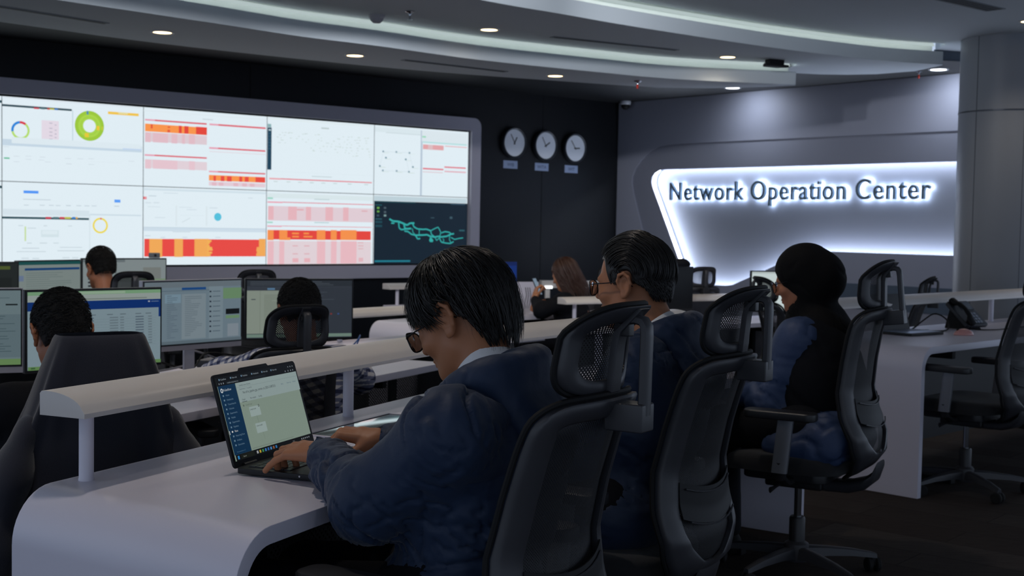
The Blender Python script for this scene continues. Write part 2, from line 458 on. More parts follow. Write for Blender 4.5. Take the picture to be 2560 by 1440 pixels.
s1 = MB(); s1.prism(near1s + far1s[::-1], Z1, Z1 + .105); struct(s1.build('ceiling_low', M['ceil'], smooth=25, bevel=.004))
c1b = offs(near1s, -.02)
far2 = [(2.32, 10.97), (2.62, 11.04), (2.85, 11.03), (3.08, 10.95), (3.33, 10.70), (3.42, 10.30)]
s2 = MB(); s2.prism(near2s + far2[::-1] + [(2.25, 10.8)] + c1b[::-1], Z2, Z2 + .105); struct(s2.build('ceiling_middle', M['ceil'], smooth=25, bevel=.004))
c2b = offs(near2s, -.02)
s3 = MB(); s3.prism([(-4.4, -5), (9, -5), (9, 10.9), (3.73, 10.69), (3.46, 10.61), (3.43, 10.3)] + c2b[::-1], Z3, Z3 + .08); struct(s3.build('ceiling_high', M['ceil'], smooth=0))
def cove(nm, near, z, ztop):
    r0 = offs(near, .15); m = MB()
    rings = [[(x, y, z + .105), (x, y, ztop)] for x, y in r0]
    vs = [p for r in rings for p in r]; m.add(vs, [(2 * i, 2 * i + 1, 2 * i + 3, 2 * i + 2) for i in range(len(r0) - 1)])
    n0 = offs(near, -.10)
    vs = [(x, y, ztop) for a, b in zip(n0, r0) for x, y in (a, b)]; m.add(vs, [(2 * i, 2 * i + 1, 2 * i + 3, 2 * i + 2) for i in range(len(r0) - 1)])
    x, y = r0[-1]; x2, y2 = near[-1]; m.add([(x, y, z + .105), (x2, y2, z + .105), (x2, y2, ztop), (x, y, ztop)][::1], []) 
    struct(m.build(nm, mat('cove_paint', 'c4c8c4', .8), smooth=60))
cove('ceiling_cove_1', near1s, Z1, Z2 + .08)
cove('ceiling_cove_2', near2s, Z2, Z3 + .08)
for i, (near, z, lab) in enumerate(((near1s, Z1, 'lower curved strip light above the video wall'), (near2s, Z2, 'upper curved strip light nearer the camera'))):
    n0 = offs(near, .135); n1 = offs(near, .120); m = MB(); zt = (Z2, Z3)[i]
    vs = [p for a, b in zip(n0, n1) for p in ((a[0], a[1], zt + .024), (b[0], b[1], zt - .004))]
    m.add(vs, [(2 * k, 2 * k + 2, 2 * k + 3, 2 * k + 1) for k in range(len(n0) - 1)])
    h0 = offs(near, .06); h1 = offs(near, .08); hm = MB()
    hm.add([(x, y, z + .110) for a, b in zip(h0, h1) for x, y in (a, b)], [(2 * k, 2 * k + 2, 2 * k + 3, 2 * k + 1) for k in range(len(h0) - 1)])
    lab = 'white ' + lab; ct = thing('cove_light', lab, 'strip light', (0, 0, 0), 0, 'cove strip lights'); hm.build('upward_strip', emit('led_cove_up', 'e6f2f0', 9), ct, smooth=0); m.build('diffuser', emit('led_cove', 'dceeee', .62), ct, smooth=0); continue
    tag(m.build('cove_light', emit('led_cove', 'dceeee', 1.5), smooth=0), 'white ' + lab, 'strip light', 'cove strip lights')
bc = MB(); bc.prism([(-8.5, 2.5), (-8.2, 7.2), (-3.6, 11.4), (1.3, 15.3), (5.5, 10.6), (3.78, 10.70), (3.44, 10.62)] + offs(near2s, .3)[::-1], ZB, ZB + .03)
struct(bc.build('ceiling_black', M['blackceil'], smooth=0))
rs = MB(); rs.add([(3.44, 10.58, ZB), (3.44, 10.58, Z3), (3.78, 10.70, Z3), (3.78, 10.70, ZB), (5.6, 11.2, Z3), (5.6, 11.2, ZB)], [(0, 1, 2, 3), (3, 2, 4, 5)])
struct(rs.build('trim_3', mat('slate_riser', '3a4452', .6), smooth=0))

# column
cm = MB(); cm.lathe([(.38, 0), (.38, Z3 + .02)], 64, Matrix.Translation((3.86, 10.0, 0)))
struct(cm.build('column', M['colmn'], smooth=40))
cr = MB(); cr.lathe([(.384, 2.236), (.384, 2.246)], 64, Matrix.Translation((3.86, 10.0, 0)))
for a in (-95, -150, 25): cr.box((-.002, .374, 0), (.002, .382, Z3), Matrix.Translation((3.86, 10, 0)) @ Matrix.Rotation(R(a - 90), 4, 'Z'))
struct(cr.build('trim_4', mat('column_joint', '4b4f58', .3, .6), smooth=0))

# ---------------------------------------------------------------- ceiling fixtures
def downlight(loc, label, warm, spot, grp, r=.065):
    t = thing('downlight', label, 'ceiling light', loc, 0, grp)
    m = MB(); m.lathe([(r * .86, .004), (r * .9, -.006), (r * 1.1, -.008), (r * 1.16, -.001), (r * 1.16, .004)], 32); m.build('trim_ring', mat('lamp_trim', 'b8bcc0', .5), t, smooth=40)
    m = MB(); m.lathe([(.001, -.004), (r * .88, -.004), (r * .88, .002), (.001, .002)], 32)
    m.build('lamp_face', emit('lamp_warm', 'ffd8a0', 7) if warm else emit('lamp_cool', 'f4f6ff', 16), t, smooth=0)
    if spot:
        l = bpy.data.lights.new('spot', 'SPOT'); l.energy = spot[0]; l.spot_size = R(spot[1]); l.spot_blend = 1.; l.shadow_soft_size = .05
        l.color = spot[2]; lo = bpy.data.objects.new('downlight_beam', l); col.objects.link(lo); lo.parent = t; lo.location = (0, 0, -.03)
        if len(spot) > 3: lo.rotation_euler = Vector(spot[3]).to_track_quat('-Z', 'Y').to_euler()
WM = (1, .86, .68)
downlight((-2.24, 8.12, Z1), 'warm round downlight at the left end of the lowest ceiling', True, (15, 150, WM), 'warm downlights')
downlight((-1.14, 9.07, Z1), 'warm round downlight in the lowest ceiling above the white and red displays', True, (15, 150, WM), 'warm downlights')
downlight((.31, 10.07, Z1), 'warm round downlight in the lowest ceiling nearest the wall clocks', True, (15, 150, WM), 'warm downlights')
downlight((-.19, 8.85, Z2), 'warm round downlight beside the sprinkler in the middle ceiling', True, (15, 150, WM), 'warm downlights')
downlight((1.65, 10.02, Z2), 'warm round downlight beside the black box on the middle ceiling', True, (15, 150, WM), 'warm downlights')
downlight((3.62, 9.09, Z3), 'warm round downlight in the high ceiling in front of the column', True, (20, 120, WM), 'warm downlights', .06)
CW = (.80, .88, 1.)
downlight((2.19, 12.95, ZB), 'bright white spotlight above the left half of the sign wall', False, (12, 165, CW, (.55, .46, -1)), 'white wall spotlights', .075)
downlight((3.69, 11.21, ZB), 'bright white spotlight beside the column above the sign wall', False, (13, 165, CW, (.55, .46, -1)), 'white wall spotlights', .075)
for x, y, e in ((-1.5, .2, 34), (.9, .1, 26), (2.6, 3.2, 10), (-.3, -2.6, 40), (3.4, -.6, 30)):
    downlight((x, y, Z3), 'added round fill downlight in the high ceiling outside the picture', True, (e, 140, (.86, .90, 1.)), 'added fill downlights over the walkway')  # unseen lamps added as fill for the near desks

for k, (x, y, z) in enumerate(((-1.0, 3.1, Z3), (.35, 4.7, Z3), (-2.5, 6.2, Z2), (-1.45, 7.15, Z2), (-3.3, 7.2, Z1))):
    downlight((x, y, z), 'warm round downlight above the desks outside the picture', True, (34 if k == 0 else 24, 150, (1, .90, .80)), 'downlights above the desks')

for x, y, tx, ty, tz, e, lab in ((.7, 6.9, 2.4, 12.8, 1.9, 90, 'added unseen fill spotlight aimed at the sign wall'), (-.6, 5.6, .9, 14.2, 1.9, 300, 'added unseen fill spotlight aimed at the clocks'), (-1.6, 4.6, -2.4, 11.7, 2.3, 260, 'added unseen fill spotlight aimed at the video wall')):
    downlight((x, y, Z3), lab, True, (e, 75, (.93, .95, 1.), (tx - x, ty - y, tz - Z3)), 'added fill spotlights')  # unseen lamps added to brighten the sign wall, clocks and video wall frame

def box_thing(name, label, cat, parts, loc=(0, 0, 0), rz=0, group=None):
    t = thing(name, label, cat, loc, rz, group)
    for nm, a, b, m_, bv in parts:
        x = MB(); x.box(a, b); x.build(nm, m_, t, bevel=bv)
    return t
def sprinkler(loc, label, red):
    t = thing('sprinkler', label, 'sprinkler', loc, 0, 'ceiling sprinklers')
    m = MB(); m.lathe([(.03, 0), (.032, -.004), (.012, -.012), (.008, -.02), (.008, -.03)], 20); m.build('escutcheon', M['chrome'], t)
    m = MB(); m.lathe([(.006, -.03), (.009, -.036), (.009, -.06), (.005, -.064)], 16) if red else m.lathe([(.005, -.03), (.005, -.05), (.018, -.052), (.018, -.054), (.003, -.056)], 16)
    m.build('bulb', mat('red_glass_bulb', 'c8301c', .3) if red else M['chrome'], t)
sprinkler((-.68, 8.16, Z2), 'small metal sprinkler beside the smoke detector', False)
sprinkler((.98, 10.32, Z1), 'red sprinkler head at the edge of the lowest ceiling', True)
sprinkler((3.57, 11.37, ZB), 'red sprinkler head near the column spotlight', True)
t = thing('smoke_detector', 'grey domed smoke detector on the middle ceiling', 'smoke detector', (-.91, 8.34, Z2))
m = MB(); m.lathe([(.055, 0), (.055, -.012), (.048, -.02)], 28); m.build('base', mat('detector_plastic', '9a9aa0', .5), t)
m = MB(); m.lathe([(.046, -.02), (.04, -.036), (.024, -.05), (.001, -.053)], 28); m.build('dome', mat('detector_plastic', '9a9aa0', .5), t)
t = thing('ceiling_camera', 'black ceiling mounted device with wide feet', 'camera', (2.04, 10.16, Z2), R(30))
m = MB(); m.prism([(-.075, -.04), (.075, -.04), (.06, .04), (-.06, .04)], -.035, 0); m.build('mount', M['dark'], t, bevel=.005)
m = MB(); m.prism([(-.12, -.045), (.12, -.045), (.12, -.02), (.07, .05), (-.07, .05), (-.12, -.02)], -.055, -.035); m.build('housing', M['dark'], t, bevel=.006)
t = thing('dome_camera', 'white dome camera in the corner where the black and grey walls meet', 'camera', (1.25, 14.55, ZB - .0))
m = MB(); m.lathe([(.06, 0), (.062, -.03), (.055, -.04)], 28); m.build('housing', mat('camera_white', 'b8bcc4', .4), t)
m = MB(); m.lathe([(.052, -.04), (.045, -.07), (.025, -.09), (.001, -.096)], 28); m.build('dome', M['dark'], t)
def slot(p, q, z, label, n=1, wd=.035):
    p = Vector((*p, z)); q = Vector((*q, z)); d = (q - p); ang = math.atan2(d.y, d.x)
    t = thing('air_slot', label, 'air vent', p, ang, 'ceiling air slots'); L = d.length
    m = MB(); m.box((-.02, -wd / 2 - .006, -.004), (L + .02, n * wd, .004)); m.build('frame', mat('slot_frame', '6f757c', .6), t)
    for k in range(n):
        m = MB(); m.box((0, -wd / 2 + k * wd + .006, -.0055), (L, -wd / 2 + (k + 1) * wd - .004, .0)); m.build('slot_opening', mat('slot_dark', '24282c', .8), t)
slot((.27, 9.14), (1.2, 9.68), Z2, 'long dark air slot in the middle ceiling')
slot((-.8, 9.28), (-.09, 9.85), Z1, 'long dark air slot in the lowest ceiling between two downlights')
slot((-3.3, 6.75), (-2.5, 7.79), Z1, 'long dark air slot at the left end of the lowest ceiling')
slot((2.55, 8.05), (3.24, 8.62), Z3, 'triple dark air slot in the high ceiling near the column', 3, .04)

# ---------------------------------------------------------------- writing
TXT = {}
def text_geo(s, ext=0., bevel=0.):
    """glyph geometry at size 1, baseline at 0"""
    key = (s, ext)
    if key in TXT: return TXT[key]
    c = bpy.data.curves.new('txt', 'FONT'); c.body = s; c.size = 1; c.extrude = ext; c.offset = .006 if ext else 0; c.resolution_u = 4 if len(s) > 3 else 8
    o = bpy.data.objects.new('txt', c); col.objects.link(o)
    dg = bpy.context.evaluated_depsgraph_get(); dg.update()
    me = bpy.data.meshes.new_from_object(o.evaluated_get(dg))
    v = np.array([tuple(x.co) for x in me.vertices]) if len(me.vertices) else np.zeros((0, 3)); f = [tuple(p.vertices) for p in me.polygons]
    bpy.data.objects.remove(o); bpy.data.curves.remove(c); bpy.data.meshes.remove(me)
    TXT[key] = (v, f); return v, f
def text_w(s):
    v, f = text_geo(s); return v[:, 0].max() if len(v) else 0

# ---------------------------------------------------------------- screens
def lin(h): return srgb(h)
class UI(MB):
    """a picture on a screen, x right 0..w, y up 0..h, thin layers"""
    def __init__(s, w, h, bg): super().__init__(); s.n = 0; s.w = w; s.h = h; s.r(0, 0, w, h, bg)
    def q(s, pts, c):
        z = s.n * .00004; s.n += 1
        s.add([(x, y, z) for x, y in pts], [tuple(range(len(pts)))], lin(c))
    def r(s, x0, y0, x1, y1, c):
        x0, x1 = sorted((max(0, min(s.w, x0)), max(0, min(s.w, x1)))); y0, y1 = sorted((max(0, min(s.h, y0)), max(0, min(s.h, y1))))
        if x1 - x0 < 1e-4 or y1 - y0 < 1e-4: return
        s.q([(x0, y0), (x1, y0), (x1, y1), (x0, y1)], c)
    def R(s, a, b, c, d, colr):
        """fractions of the screen, y down"""
        s.r(a * s.w, (1 - b) * s.h, c * s.w, (1 - d) * s.h, colr)
    def ring(s, cx, cy, r, ri, a0, a1, c):
        n = max(3, int((a1 - a0) / 9)); z = s.n * .00004; s.n += 1; vs = []
        for k in range(n + 1):
            a = R(a0 + (a1 - a0) * k / n); vs += [(cx + r * math.cos(a), cy + r * math.sin(a), z), (cx + ri * math.cos(a), cy + ri * math.sin(a), z)]
        s.add(vs, [(2 * k, 2 * k + 2, 2 * k + 3, 2 * k + 1) for k in range(n)], lin(c))
    def line(s, pts, w, c):
        for (x0, y0), (x1, y1) in zip(pts, pts[1:]):
            d = math.hypot(x1 - x0, y1 - y0) or 1; nx, ny = -(y1 - y0) / d * w / 2, (x1 - x0) / d * w / 2
            s.q([(x0 - nx, y0 - ny), (x1 - nx, y1 - ny), (x1 + nx, y1 + ny), (x0 + nx, y0 + ny)], c)
    def text(s, t, a, b, size, c, wscale=1.):
        v, f = text_geo(t); z = s.n * .00004; s.n += 1
        k = size * s.h
        s.add([(a * s.w + x * k * wscale, (1 - b) * s.h + y * k, z) for x, y, _ in v], f, lin(c))
    def rows(s, a, b, c, d, n, colr, h=.35, seed=0, mn=.3):
        rg = random.Random(seed)
        for k in range(n):
            y = b + (d - b) * k / n; s.R(a, y, a + (c - a) * rg.uniform(mn, 1), y + (d - b) / n * h, colr)
screen_mat('screen_video', 1.0); screen_mat('screen_monitor', .42); screen_mat('screen_laptop', .50); screen_mat('screen_far', .8)

